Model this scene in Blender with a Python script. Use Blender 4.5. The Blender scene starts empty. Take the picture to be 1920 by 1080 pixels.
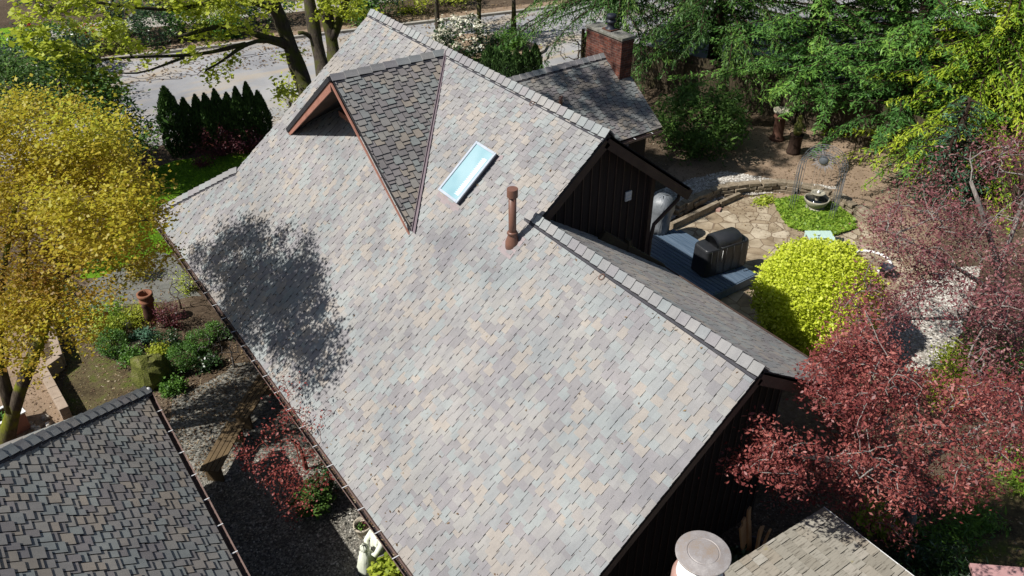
import bpy, math, numpy as np
from mathutils import Matrix, Vector
R = np.random.default_rng
sc = bpy.context.scene
COL = sc.collection
pi = math.pi

# ------------------------------------------------------------------ camera
FPX = 1553.0
TH = math.atan(1083 / FPX); AZ = math.radians(54.35); CAMZ = 13.3
fwd = np.array([math.cos(TH)*math.cos(AZ), math.cos(TH)*math.sin(AZ), -math.sin(TH)])
rgt = np.array([math.sin(AZ), -math.cos(AZ), 0.0])
upv = np.cross(rgt, fwd)
cam_d = bpy.data.cameras.new("camera"); cam = bpy.data.objects.new("camera", cam_d); COL.objects.link(cam)
cam.matrix_world = Matrix(((rgt[0], upv[0], -fwd[0], 0), (rgt[1], upv[1], -fwd[1], 0), (rgt[2], upv[2], -fwd[2], CAMZ), (0, 0, 0, 1)))
cam_d.sensor_width = 36; cam_d.lens = FPX/1920*36; cam_d.clip_end = 2000; cam_d.clip_start = 0.1
sc.camera = cam

def G(px, py, z=0.0):
    """point of the survey at height z"""
    r = fwd*FPX + rgt*(px-960) - upv*(py-540)
    t = (z-CAMZ)/r[2]
    return np.array([r[0]*t, r[1]*t, z])

# ------------------------------------------------------------------ light
SUN = np.array([.87, -.27, -1.0]); SUN /= np.linalg.norm(SUN)
elev = math.asin(-SUN[2])
sl = bpy.data.lights.new("sun", 'SUN'); sl.energy = 5.0; sl.angle = math.radians(.53); sl.color = (1, .97, .92)
so = bpy.data.objects.new("sun", sl); COL.objects.link(so)
so.rotation_euler = Vector(SUN).to_track_quat('-Z', 'Y').to_euler(); so.location = (-20, 0, 40)
w = bpy.data.worlds.new("World"); sc.world = w; w.use_nodes = True
nt = w.node_tree; nt.nodes.clear()
sky = nt.nodes.new("ShaderNodeTexSky"); sky.sky_type = 'NISHITA'; sky.sun_disc = False
sky.sun_elevation = elev; sky.sun_rotation = math.atan2(-SUN[0], -SUN[1])
bg = nt.nodes.new("ShaderNodeBackground"); bg.inputs[1].default_value = .058
ow = nt.nodes.new("ShaderNodeOutputWorld")
nt.links.new(sky.outputs[0], bg.inputs[0]); nt.links.new(bg.outputs[0], ow.inputs[0])
sc.view_settings.view_transform = 'Standard'; sc.view_settings.look = 'None'
sc.view_settings.exposure = 0.42; sc.view_settings.gamma = 1
sc.render.engine = 'CYCLES'
sc.cycles.max_bounces = 6; sc.cycles.diffuse_bounces = 3; sc.cycles.transparent_max_bounces = 8
sc.cycles.use_denoising = True

# ------------------------------------------------------------------ materials
class NT:
    def __init__(s, name):
        s.m = bpy.data.materials.new(name); s.m.use_nodes = True
        s.t = s.m.node_tree; s.t.nodes.clear()
        s.out = s.n("ShaderNodeOutputMaterial")
    def n(s, typ, **kw):
        x = s.t.nodes.new(typ)
        for k, v in kw.items(): setattr(x, k, v)
        return x
    def l(s, a, b): s.t.links.new(a, b)
    def coord(s, scale=1.0, rot=None):
        tc = s.n("ShaderNodeNewGeometry"); mp = s.n("ShaderNodeMapping")
        s.l(tc.outputs["Position"], mp.inputs[0])
        sc_ = (scale,)*3 if not hasattr(scale, '__len__') else scale
        mp.inputs["Scale"].default_value = sc_
        if rot: mp.inputs["Rotation"].default_value = rot
        return mp.outputs[0]
    def noise(s, vec, scale, detail=4, rough=.6):
        x = s.n("ShaderNodeTexNoise"); x.inputs["Scale"].default_value = scale
        x.inputs["Detail"].default_value = detail; x.inputs["Roughness"].default_value = rough
        s.l(vec, x.inputs["Vector"]); return x.outputs[0]
    def ramp(s, fac, stops, interp='LINEAR'):
        x = s.n("ShaderNodeValToRGB"); cr = x.color_ramp; cr.interpolation = interp
        while len(cr.elements) < len(stops): cr.elements.new(.5)
        for e, (p, c) in zip(cr.elements, stops): e.position = p; e.color = (*c, 1)
        s.l(fac, x.inputs[0]); return x.outputs[0]
    def mix(s, a, b, f, mode='MIX'):
        x = s.n("ShaderNodeMix", data_type='RGBA', blend_type=mode)
        for sock, v in ((x.inputs[6], a), (x.inputs[7], b), (x.inputs[0], f)):
            if hasattr(v, 'links'): s.l(v, sock)
            elif hasattr(v, '__len__'): sock.default_value = (*v, 1)
            else: sock.default_value = v
        return x.outputs[2]
    def math(s, op, a, b=0.0, clamp=False):
        x = s.n("ShaderNodeMath", operation=op, use_clamp=clamp)
        for i, v in enumerate((a, b)):
            if hasattr(v, 'links'): s.l(v, x.inputs[i])
            else: x.inputs[i].default_value = v
        return x.outputs[0]
    def bump(s, h, strength, dist):
        x = s.n("ShaderNodeBump"); x.inputs["Strength"].default_value = strength; x.inputs["Distance"].default_value = dist
        s.l(h, x.inputs["Height"]); return x.outputs[0]
    def bsdf(s, col, rough=.8, nrm=None, metal=0, spec=.5):
        x = s.n("ShaderNodeBsdfPrincipled")
        if hasattr(col, 'links'): s.l(col, x.inputs["Base Color"])
        else: x.inputs["Base Color"].default_value = (*col, 1)
        x.inputs["Roughness"].default_value = rough; x.inputs["Metallic"].default_value = metal
        x.inputs["Specular IOR Level"].default_value = spec
        if nrm is not None: s.l(nrm, x.inputs["Normal"])
        s.l(x.outputs[0], s.out.inputs[0]); return x
    def attr(s, name='tone'):
        x = s.n("ShaderNodeAttribute", attribute_name=name); return x.outputs["Fac"]

def mottled(name, stops, scale=6, rough=.85, bump=.3, bdist=.02, fine=60, spec=.3, metal=0):
    m = NT(name); c = m.coord()
    a = m.noise(c, scale, 6, .65); b = m.noise(c, fine, 3, .7)
    f = m.math('ADD', m.math('MULTIPLY', a, .7), m.math('MULTIPLY', b, .3))
    col = m.ramp(f, stops)
    m.bsdf(col, rough, m.bump(b, bump, bdist) if bump else None, metal, spec); return m.m

def leafmat(name, stops, trans=.35, rough=.5, spec=.35):
    m = NT(name)
    col = m.ramp(m.attr(), stops)
    p = m.bsdf(col, rough, None, 0, spec)
    tr = m.n("ShaderNodeBsdfTranslucent"); m.l(m.mix(col, (1, 1, .5), .0, 'MULTIPLY') if False else col, tr.inputs[0])
    mx = m.n("ShaderNodeMixShader"); mx.inputs[0].default_value = trans
    m.l(p.outputs[0], mx.inputs[1]); m.l(tr.outputs[0], mx.inputs[2]); m.l(mx.outputs[0], m.out.inputs[0])
    return m.m

def shinglemat(name, sat=1.0, dim=1.0, tint=(1,1,1)):
    m = NT(name); c = m.coord()
    pal = [(.285,.235,.185), (.205,.235,.232), (.148,.132,.138), (.215,.203,.196), (.240,.226,.205), (.180,.196,.200), (.175,.155,.165), (.245,.212,.186)]
    mean = np.mean(pal, 0)*np.array([.95, 1.0, 1.06])*1.06*np.array(tint)
    pal = [tuple((mean + (np.array(q)-mean)*sat)*dim) for q in pal]
    stops = [(i/9, pal[i]) for i in range(8)]+[(8/9, (.016,.015,.016))]
    col = m.ramp(m.attr(), stops, 'CONSTANT')
    g = m.noise(c, 260, 2, .8); big = m.noise(c, .7, 4, .6)
    col = m.mix(col, m.ramp(g, [(.3, (.55,.55,.55)), (.7, (1.45,1.45,1.45))]), .8, 'MULTIPLY')
    col = m.mix(col, m.ramp(big, [(.3, (.80,.82,.84)), (.7, (1.12,1.11,1.09))]), 1.0, 'MULTIPLY')
    st = m.noise(m.coord((1.3, 5, 1.3)), 1.2, 4, .7)
    col = m.mix(col, m.ramp(st, [(.35, (.86,.86,.87)), (.6, (1.04,1.04,1.03))]), .7, 'MULTIPLY')
    m.bsdf(col, .95, m.bump(g, .5, .004), 0, .15); return m.m

M = {}
M['shingle'] = shinglemat('asphalt_shingle', .43, 1.22, (1.01,1.0,.985))
M['shingle_g'] = shinglemat('asphalt_shingle_weathered', .55, .98, (1.05,1.0,.92))
M['shingle_r'] = shinglemat('asphalt_shingle_painted_sun', .4, 1.6, (1.08,1.0,.90))  # lightened, warmer copy: missing sunlight on the right slopes painted into the colour
M['under'] = mottled('roof_underlay', [(.3,(.012,.012,.014)),(.7,(.03,.03,.034))], 4)
M['vent_strip'] = mottled('ridge_vent_strip', [(.3,(.02,.02,.026)),(.7,(.05,.048,.055))], 10, .7)
M['cedar_sh'] = None
m = NT('siding_dark'); c = m.coord(); f = m.noise(m.coord((30, 30, .6)), 1, 4, .7)
m.bsdf(m.ramp(f, [(.3,(.012,.008,.007)),(.7,(.034,.024,.02))]), .85, m.bump(f, .5, .01), 0, .25); M['siding'] = m.m
M['trim'] = mottled('trim_dark_brown', [(.3,(.035,.022,.017)),(.7,(.075,.047,.036))], 3, .7)
M['fascia'] = mottled('fascia_red_brown', [(.3,(.22,.10,.07)),(.7,(.36,.17,.125))], 3, .7)
M['gutter'] = mottled('gutter_brown', [(.3,(.12,.08,.07)),(.7,(.22,.155,.135))], 3, .5, .05, .01)
M['gutter_in'] = mottled('gutter_inside', [(.3,(.02,.015,.014)),(.7,(.05,.04,.04))], 8)
M['clip'] = mottled('hanger_metal', [(.3,(.42,.42,.42)),(.7,(.58,.58,.58))], 8, .4, 0)
M['soffit'] = mottled('soffit_wood', [(.3,(.03,.017,.012)),(.7,(.07,.042,.03))], 3)
M['valley'] = mottled('valley_metal', [(.3,(.10,.075,.085)),(.7,(.165,.13,.145))], 3, .5, .05, .01)
M['flash'] = mottled('pinkish_flashing', [(.3,(.20,.165,.165)),(.7,(.29,.24,.24))], 4, .5)
M['copper'] = mottled('brown_pipe_paint', [(.3,(.11,.052,.034)),(.7,(.19,.09,.062))], 5, .45, .05, .01, 60, .5)
M['alu'] = mottled('skylight_frame_metal', [(.3,(.30,.34,.39)),(.7,(.42,.46,.51))], 4, .35, 0, .01, 60, .5)
M['alu_dark'] = mottled('skylight_dark_skirt', [(.3,(.03,.03,.045)),(.7,(.07,.07,.09))], 4, .5, 0)
m = NT('skylight_glass'); c = m.coord(); f = m.noise(c, 1.3, 2)
m.bsdf(m.ramp(f, [(.3,(.20,.34,.38)),(.7,(.33,.46,.49))]), .15, None, 0, .35); M['sglass'] = m.m
M['blind'] = mottled('blind_white', [(.3,(.46,.52,.55)),(.7,(.58,.63,.66))], 4, .5, 0)
m = NT('window_glass_dark'); m.bsdf((.01,.012,.015), .08, None, 0, .6); M['wglass'] = m.m

m = NT('brick'); tc = m.n("ShaderNodeTexCoord"); br = m.n("ShaderNodeTexBrick")
m.l(tc.outputs["UV"], br.inputs[0]); br.inputs["Scale"].default_value = 1
br.inputs["Brick Width"].default_value = .21; br.inputs["Row Height"].default_value = .075; br.inputs["Mortar Size"].default_value = .007
br.inputs["Color1"].default_value = (.15,.05,.033,1); br.inputs["Color2"].default_value = (.075,.03,.024,1); br.inputs["Mortar"].default_value = (.13,.10,.085,1)
c = m.coord(); f = m.noise(c, 5, 5, .7)
col = m.mix(br.outputs[0], m.ramp(f, [(.38,(.35,.32,.32)),(.62,(1.15,1.1,1.05))]), .8, 'MULTIPLY')
m.bsdf(col, .9, m.bump(br.outputs["Fac"], -.5, .01), 0, .2); M['brick'] = m.m
M['concrete'] = mottled('mossy_cap_concrete', [(.3,(.05,.055,.035)),(.5,(.16,.155,.13)),(.7,(.30,.29,.27))], 5)
M['blackmetal'] = mottled('black_metal', [(.3,(.012,.014,.02)),(.7,(.03,.033,.045))], 5, .5, 0)

# bark / plants
def bark(name, a, b, moss=None):
    m = NT(name); c = m.coord(); f = m.noise(m.coord((14, 14, 3)), 1, 6, .7); g = m.noise(c, 1.6, 4, .6)
    col = m.ramp(f, [(.3, a), (.7, b)])
    if moss: col = m.mix(col, moss, m.ramp(g, [(.45,(0,0,0)),(.6,(1,1,1))]))
    m.bsdf(col, .95, m.bump(f, .8, .03), 0, .1); return m.m
M['bark_moss'] = bark('bark_mossy', (.03,.022,.015), (.10,.08,.06), (.13,.14,.012))
M['bark_maple'] = bark('bark_maple', (.022,.018,.014), (.085,.07,.055), (.06,.065,.015))
M['bark_con'] = bark('bark_conifer', (.018,.011,.008), (.06,.038,.028))
M['bark_grey'] = bark('bark_grey', (.10,.085,.075), (.32,.29,.26))
M['bark_thin'] = bark('bark_thin', (.05,.035,.025), (.14,.105,.08))
M['bark_pale'] = bark('bark_pale', (.13,.115,.10), (.36,.33,.30))
M['twig_red'] = bark('twig_red', (.09,.025,.02), (.22,.075,.055))
M['lf_ymaple'] = leafmat('leaf_yellow_maple', [(0,(.20,.085,.02)),(.25,(.31,.19,.025)),(.45,(.44,.33,.03)),(.72,(.50,.46,.035)),(1,(.47,.57,.06))], .5)
M['lf_bmaple'] = leafmat('leaf_bright_maple', [(0,(.22,.28,.02)),(.5,(.46,.52,.04)),(1,(.62,.66,.12))], .55)
M['lf_laurel'] = leafmat('leaf_laurel', [(0,(.03,.065,.012)),(.6,(.075,.15,.028)),(1,(.18,.29,.06))], .3, .55, .2)
M['lf_dark'] = leafmat('leaf_dark_green', [(0,(.012,.03,.010)),(.6,(.03,.07,.018)),(1,(.07,.14,.035))], .25, .35, .5)
M['lf_plum'] = leafmat('leaf_plum_red', [(0,(.07,.018,.019)),(.4,(.20,.046,.042)),(.75,(.37,.11,.09)),(1,(.54,.24,.19))], .35, .45)
M['lf_plum2'] = leafmat('leaf_plum_pink', [(0,(.07,.02,.025)),(.4,(.17,.055,.06)),(.75,(.28,.11,.11)),(1,(.40,.24,.20))], .35, .45)
M['lf_yball'] = leafmat('leaf_yellow_bush', [(0,(.30,.38,.015)),(.5,(.54,.61,.04)),(1,(.72,.76,.12))], .4, .5)
M['lf_green'] = leafmat('leaf_green', [(0,(.03,.08,.012)),(.5,(.07,.17,.02)),(1,(.16,.30,.04))], .35)
M['lf_cover'] = leafmat('leaf_ground_cover', [(0,(.10,.20,.015)),(.5,(.20,.33,.03)),(1,(.33,.45,.06))], .4)
M['lf_lime'] = leafmat('leaf_lime', [(0,(.18,.25,.02)),(.5,(.33,.40,.04)),(1,(.50,.55,.08))], .4)
M['lf_fir'] = leafmat('needle_fir', [(0,(.024,.07,.018)),(.4,(.075,.19,.038)),(.75,(.18,.36,.06)),(1,(.38,.55,.09))], .35, .55)
M['lf_cedar'] = leafmat('needle_cedar', [(0,(.02,.055,.013)),(.5,(.055,.135,.026)),(.85,(.16,.28,.045)),(1,(.34,.46,.07))], .3, .55)
M['lf_gold'] = leafmat('needle_gold', [(0,(.05,.14,.015)),(.35,(.14,.27,.025)),(.65,(.36,.46,.03)),(1,(.58,.60,.05))], .35, .5)
M['lf_spruce'] = leafmat('needle_blue_spruce', [(0,(.02,.055,.03)),(.5,(.05,.13,.07)),(1,(.12,.22,.14))], .2, .5)
M['lf_arb'] = leafmat('needle_arborvitae', [(0,(.018,.04,.012)),(.6,(.045,.095,.022)),(.9,(.09,.17,.035)),(1,(.15,.24,.05))], .15, .6)
M['lf_barb'] = leafmat('leaf_barberry', [(0,(.04,.01,.015)),(.6,(.12,.03,.04)),(1,(.22,.07,.07))], .3)
M['lf_jm'] = leafmat('leaf_red_maple', [(0,(.12,.02,.02)),(.6,(.30,.06,.05)),(1,(.42,.12,.09))], .4)
M['petal_w'] = leafmat('petal_white', [(0,(.5,.47,.36)),(1,(.78,.75,.62))], .3)
M['petal_r'] = leafmat('petal_red', [(0,(.5,.03,.02)),(1,(.6,.06,.03))], .3)
M['lf_box'] = leafmat('leaf_boxwood', [(0,(.03,.08,.012)),(.6,(.07,.17,.02)),(1,(.13,.26,.035))], .3)
M['grassb'] = leafmat('grass_blade', [(0,(.06,.14,.012)),(.5,(.12,.24,.02)),(1,(.22,.34,.03))], .35)

# ground
m = NT('soil'); c = m.coord(); a = m.noise(c, .35, 6, .65); b = m.noise(c, 9, 5, .75); d = m.noise(c, 60, 3, .8)
f = m.math('ADD', m.math('MULTIPLY', a, .55), m.math('MULTIPLY', b, .45))
col = m.ramp(f, [(.35,(.035,.026,.018)),(.5,(.09,.066,.045)),(.62,(.16,.125,.09))])
col = m.mix(col, m.ramp(d, [(.3,(.5,.5,.5)),(.7,(1.5,1.45,1.4))]), .9, 'MULTIPLY')
m.bsdf(col, .95, m.bump(d, .7, .03), 0, .1); M['soil'] = m.m
m = NT('bark_mulch_dirt'); c = m.coord(); a = m.noise(c, .8, 5, .6); d = m.noise(c, 40, 4, .8)
col = m.ramp(a, [(.35,(.20,.145,.10)),(.65,(.30,.22,.155))]); col = m.mix(col, m.ramp(d, [(.3,(.6,.58,.55)),(.7,(1.35,1.35,1.35))]), .9, 'MULTIPLY')
m.bsdf(col, .95, m.bump(d, .6, .02), 0, .1); M['dirt'] = m.m
def voro(name, stops, scale, joint=None, jw=.03, rough=.9, edge=.02):
    m = NT(name); c = m.coord(); n2 = m.n("ShaderNodeTexVoronoi"); m.l(c, n2.inputs["Vector"]); n2.inputs["Scale"].default_value = scale
    hs = m.n("ShaderNodeSeparateColor"); m.l(n2.outputs["Color"], hs.inputs[0])
    col = m.ramp(hs.outputs[0], stops)
    fine = m.noise(c, 45, 4, .7); mid = m.noise(c, 2.2, 5, .65)
    col = m.mix(col, m.ramp(mid, [(.35,(.6,.56,.5)),(.62,(1.15,1.15,1.15))]), .75, 'MULTIPLY')
    col = m.mix(col, m.ramp(fine, [(.3,(.75,.75,.75)),(.7,(1.2,1.2,1.2))]), .8, 'MULTIPLY')
    if joint:
        e = m.n("ShaderNodeTexVoronoi", feature='DISTANCE_TO_EDGE'); e.inputs["Scale"].default_value = scale
        wv = m.n("ShaderNodeVectorMath", operation='ADD'); m.l(c, wv.inputs[0])
        nn = m.n("ShaderNodeTexNoise"); nn.inputs["Scale"].default_value = 3; m.l(c, nn.inputs["Vector"])
        sv = m.n("ShaderNodeVectorMath", operation='SCALE'); m.l(nn.outputs["Color"], sv.inputs[0]); sv.inputs["Scale"].default_value = .0
        m.l(sv.outputs[0], wv.inputs[1]); m.l(wv.outputs[0], e.inputs["Vector"])
        k = m.ramp(m.math('ADD', e.outputs[0], m.math('MULTIPLY', m.math('SUBTRACT', fine, .5), .05)), [(jw, (1,1,1)), (jw*1.8, (0,0,0))])
        col = m.mix(col, joint, k)
        h = m.math('SUBTRACT', 1.0, k)
        m.bsdf(col, rough, m.bump(h, .6, edge), 0, .2)
    else:
        m.bsdf(col, rough, m.bump(n2.outputs["Distance"], -1, edge), 0, .2)
    return m.m
M['gravel_d'] = voro('gravel_grey', [(0,(.07,.07,.06)),(.5,(.15,.145,.125)),(1,(.30,.285,.25))], 28)
M['gravel_w'] = voro('gravel_white', [(0,(.22,.20,.17)),(.5,(.36,.33,.29)),(1,(.50,.47,.42))], 22)
M['flag'] = voro('flagstone', [(0,(.27,.21,.14)),(.5,(.33,.27,.19)),(1,(.41,.35,.26))], 2.25, (.18,.13,.085), .02, .85, .02)
m = NT('asphalt'); c = m.coord(); a = m.noise(c, .22, 5, .6); d = m.noise(c, 90, 3, .8); st = m.noise(m.coord((.25, 1.2, 1), (0, 0, math.radians(14))), .8, 4, .6)
col = m.ramp(a, [(.35,(.20,.20,.21)),(.5,(.27,.268,.272)),(.65,(.34,.333,.33))])
col = m.mix(col, (.36,.29,.20), m.ramp(st, [(.5,(0,0,0)),(.7,(.8,.8,.8))]))
col = m.mix(col, m.ramp(d, [(.3,(.8,.8,.8)),(.7,(1.2,1.2,1.2))]), .8, 'MULTIPLY')
m.bsdf(col, .9, m.bump(d, .4, .01), 0, .25); M['asphalt'] = m.m
M['curb'] = mottled('curb_concrete', [(.3,(.22,.20,.17)),(.7,(.42,.39,.34))], 3)
m = NT('lawn'); c = m.coord(); a = m.noise(c, 1.2, 5, .6); d = m.noise(c, 50, 4, .8)
col = m.ramp(a, [(.3,(.09,.19,.012)),(.55,(.16,.30,.015)),(.75,(.26,.30,.03))]); col = m.mix(col, m.ramp(d, [(.3,(.5,.55,.5)),(.7,(1.3,1.3,1.2))]), .9, 'MULTIPLY')
m.bsdf(col, .95, m.bump(d, .8, .03), 0, .1); M['lawn'] = m.m
m = NT('moss_grass'); c = m.coord(); a = m.noise(c, 1.5, 6, .7); d = m.noise(c, 35, 4, .8)
col = m.ramp(a, [(.35,(.05,.037,.022)),(.5,(.11,.088,.045)),(.62,(.09,.11,.022))]); col = m.mix(col, m.ramp(d, [(.3,(.5,.5,.5)),(.7,(1.4,1.4,1.4))]), .9, 'MULTIPLY')
m.bsdf(col, .95, m.bump(d, .8, .03), 0, .1); M['mossy'] = m.m
M['path'] = mottled('worn_path', [(.3,(.075,.075,.068)),(.5,(.13,.13,.115)),(.7,(.20,.19,.17))], 2.5, .9, .4, .02, 40)
M['stone'] = mottled('garden_stone', [(.3,(.10,.08,.05)),(.5,(.22,.175,.12)),(.7,(.36,.31,.24))], 7, .9, .5, .03, 30)
M['stone_moss'] = mottled('mossy_stone', [(.32,(.04,.04,.014)),(.5,(.13,.145,.025)),(.7,(.22,.19,.11))], 4, .95, .8, .05, 30)
m = NT('deck_paint'); tc = m.n("ShaderNodeTexCoord"); f = m.noise(m.coord((12, .8, 1)), 1.5, 5, .7)
m.bsdf(m.ramp(f, [(.3,(.045,.075,.115)),(.7,(.11,.15,.20))]), .6, m.bump(f, .3, .005), 0, .4); M['deck'] = m.m
M['cover'] = mottled('grill_cover_black', [(.3,(.014,.015,.017)),(.7,(.03,.031,.034))], 2, .42, .3, .02, 9, .5)
M['cover2'] = mottled('cover_grey', [(.3,(.10,.11,.12)),(.7,(.22,.235,.25))], 2, .45, .4, .03, 9, .5)
M['palegreen'] = mottled('pale_green_paint', [(.3,(.36,.50,.44)),(.7,(.46,.60,.54))], 3, .6, .1, .01)
M['iron'] = mottled('grey_iron', [(.3,(.07,.08,.09)),(.7,(.14,.155,.165))], 8, .5)
M['bowl'] = mottled('fountain_stone', [(.3,(.24,.22,.16)),(.7,(.40,.37,.29))], 5, .7)
M['terracotta'] = mottled('terracotta', [(.3,(.16,.065,.035)),(.7,(.26,.115,.065))], 5, .8)
M['rust'] = mottled('rusty_metal', [(.3,(.05,.022,.014)),(.7,(.12,.055,.035))], 8, .8)
M['whitestat'] = mottled('white_plaster', [(.3,(.52,.54,.42)),(.7,(.74,.76,.66))], 3, .7, .2, .02)
M['potwhite'] = mottled('cream_pot', [(.3,(.40,.35,.27)),(.7,(.52,.46,.37))], 3, .7)
M['wood_bench'] = mottled('bench_wood', [(.3,(.075,.05,.026)),(.7,(.16,.11,.055))], 3, .8)
M['wood_grey'] = mottled('grey_wood', [(.3,(.16,.15,.14)),(.7,(.26,.25,.235))], 3, .8)
M['lumber'] = mottled('lumber', [(.3,(.42,.23,.11)),(.7,(.60,.36,.18))], 3, .8)
M['fencewood'] = mottled('fence_wood', [(.3,(.028,.02,.012)),(.55,(.055,.042,.024)),(.7,(.10,.10,.03))], 1.5, .9)
M['bucket'] = mottled('grey_bucket', [(.3,(.07,.07,.085)),(.7,(.11,.11,.13))], 3, .6)
M['block'] = mottled('wall_block', [(.3,(.24,.18,.13)),(.7,(.38,.30,.23))], 4, .9)
M['white'] = mottled('white_paint', [(.3,(.68,.68,.66)),(.7,(.78,.78,.76))], 3, .5, 0)
M['pinkroof'] = mottled('pink_roof_paint', [(.3,(.36,.20,.19)),(.7,(.46,.27,.26))], 3, .6, .15, .01)
M['galv'] = mottled('weathered_galvanised', [(.36,(.27,.20,.14)),(.5,(.27,.245,.235)),(.62,(.38,.35,.33))], 3.5, .6, .1, .005, 90, .4, .1)
M['pinkpaint'] = mottled('faded_red_paint', [(.3,(.27,.155,.125)),(.7,(.38,.24,.20))], 3, .6, 0)
M['neigh_wall'] = mottled('neighbour_wall', [(.3,(.5,.5,.5)),(.7,(.62,.62,.62))], 2, .7)
M['neigh_roof'] = mottled('neighbour_roof', [(.3,(.20,.20,.22)),(.7,(.33,.33,.35))], 3, .9)
m = NT('weathered_cedar'); f = m.noise(m.coord((3, 38, 38)), 1, 5, .7); c = m.coord()
col = m.ramp(m.attr(), [(0,(.235,.215,.175)),(.4,(.30,.28,.235)),(.7,(.27,.235,.185)),(1,(.37,.35,.305))])
col = m.mix(col, m.ramp(f, [(.34,(.30,.28,.26)),(.46,(.95,.95,.95)),(.7,(1.1,1.1,1.1))]), .85, 'MULTIPLY')
col = m.mix(col, (.26,.22,.03), m.ramp(m.noise(c, 2.5, 4, .7), [(.66,(0,0,0)),(.74,(.6,.6,.6))]))
m.bsdf(col, .9, m.bump(f, .6, .006), 0, .15); M['cedar_sh'] = m.m

# ------------------------------------------------------------------ mesh tools
class MB:
    def __init__(s): s.v = []; s.f = []; s.t = []; s.sm = []
    def add(s, verts, faces, tone=.5, smooth=False):
        o = len(s.v); s.v += [tuple(map(float, p)) for p in verts]
        s.f += [tuple(i+o for i in f) for f in faces]
        s.t += [tone]*len(faces); s.sm += [smooth]*len(faces); return s
    def box(s, c, size, rz=0.0, tone=.5, M4=None):
        hx, hy, hz = size[0]/2, size[1]/2, size[2]/2; ca, sa = math.cos(rz), math.sin(rz); P = []
        for z in (-hz, hz):
            for x, y in ((-hx,-hy),(hx,-hy),(hx,hy),(-hx,hy)):
                P.append((c[0]+x*ca-y*sa, c[1]+x*sa+y*ca, c[2]+z))
        return s.add(P, [(3,2,1,0),(4,5,6,7),(0,1,5,4),(1,2,6,5),(2,3,7,6),(3,0,4,7)], tone)
    def bar(s, A, B, w, h, up=(0,0,1), tone=.5):
        """box from A to B, width w sideways, h along up, centred"""
        A = np.array(A, float); B = np.array(B, float); d = B-A; d /= np.linalg.norm(d)
        u = np.array(up, float); sd = np.cross(d, u); sd /= np.linalg.norm(sd); u = np.cross(sd, d)
        P = [E+sd*x*w/2+u*y*h/2 for E in (A, B) for x, y in ((-1,-1),(1,-1),(1,1),(-1,1))]
        return s.add(P, [(3,2,1,0),(4,5,6,7),(0,1,5,4),(1,2,6,5),(2,3,7,6),(3,0,4,7)], tone)
    def prism(s, poly, off, tone=.5):
        """planar polygon (3-D points) extruded by off"""
        n = len(poly); P = [np.array(p, float) for p in poly]; Q = [p+np.array(off, float) for p in P]
        F = [tuple(range(n))[::-1], tuple(range(n, 2*n))]+[(i, (i+1)%n, n+(i+1)%n, n+i) for i in range(n)]
        return s.add(P+Q, F, tone)
    def lathe(s, c, prof, seg=24, sx=1, sy=1, tone=.5, smooth=True, cap=True):
        P = []; F = []
        for r, z in prof:
            for k in range(seg):
                a = 2*pi*k/seg; P.append((c[0]+r*math.cos(a)*sx, c[1]+r*math.sin(a)*sy, c[2]+z))
        for j in range(len(prof)-1):
            for k in range(seg): F.append((j*seg+k, j*seg+(k+1)%seg, (j+1)*seg+(k+1)%seg, (j+1)*seg+k))
        if cap: F.append(tuple(range(seg))[::-1]); F.append(tuple((len(prof)-1)*seg+k for k in range(seg)))
        return s.add(P, F, tone, smooth)
    def tube(s, pts, rad, seg=6, tone=.5, cap=True):
        pts = [np.array(p, float) for p in pts]; n = len(pts)
        if not hasattr(rad, '__len__'): rad = [rad]*n
        P = []; F = []; prev = None
        for i, p in enumerate(pts):
            d = pts[min(i+1, n-1)]-pts[max(i-1, 0)]; d /= (np.linalg.norm(d)+1e-9)
            a = prev if prev is not None else (np.array([1., 0, 0]) if abs(d[0]) < .8 else np.array([0, 1., 0]))
            a = a-d*np.dot(a, d); a /= (np.linalg.norm(a)+1e-9); prev = a; b = np.cross(d, a)
            for k in range(seg):
                t = 2*pi*k/seg; P.append(p+(a*math.cos(t)+b*math.sin(t))*rad[i])
        for j in range(n-1):
            for k in range(seg): F.append((j*seg+k, j*seg+(k+1)%seg, (j+1)*seg+(k+1)%seg, (j+1)*seg+k))
        if cap: F.append(tuple(range(seg))[::-1]); F.append(tuple((n-1)*seg+k for k in range(seg)))
        return s.add(P, F, tone, True)
    def build(s, name, mat, parent=None, bevel=0):
        me = bpy.data.meshes.new(name); me.from_pydata(s.v, [], s.f); me.materials.append(mat)
        at = me.attributes.new('tone', 'FLOAT', 'FACE'); at.data.foreach_set('value', np.array(s.t, np.float32))
        me.polygons.foreach_set('use_smooth', np.array(s.sm, bool)); me.validate(); me.update()
        o = bpy.data.objects.new(name, me); COL.objects.link(o)
        if parent is not None: o.parent = parent; o.matrix_parent_inverse = parent.matrix_world.inverted() if False else Matrix.Translation(-Vector(parent.location)) 
        if bevel:
            b = o.modifiers.new('bevel', 'BEVEL'); b.width = bevel; b.segments = 2; b.limit_method = 'ANGLE'
        return o

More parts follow.
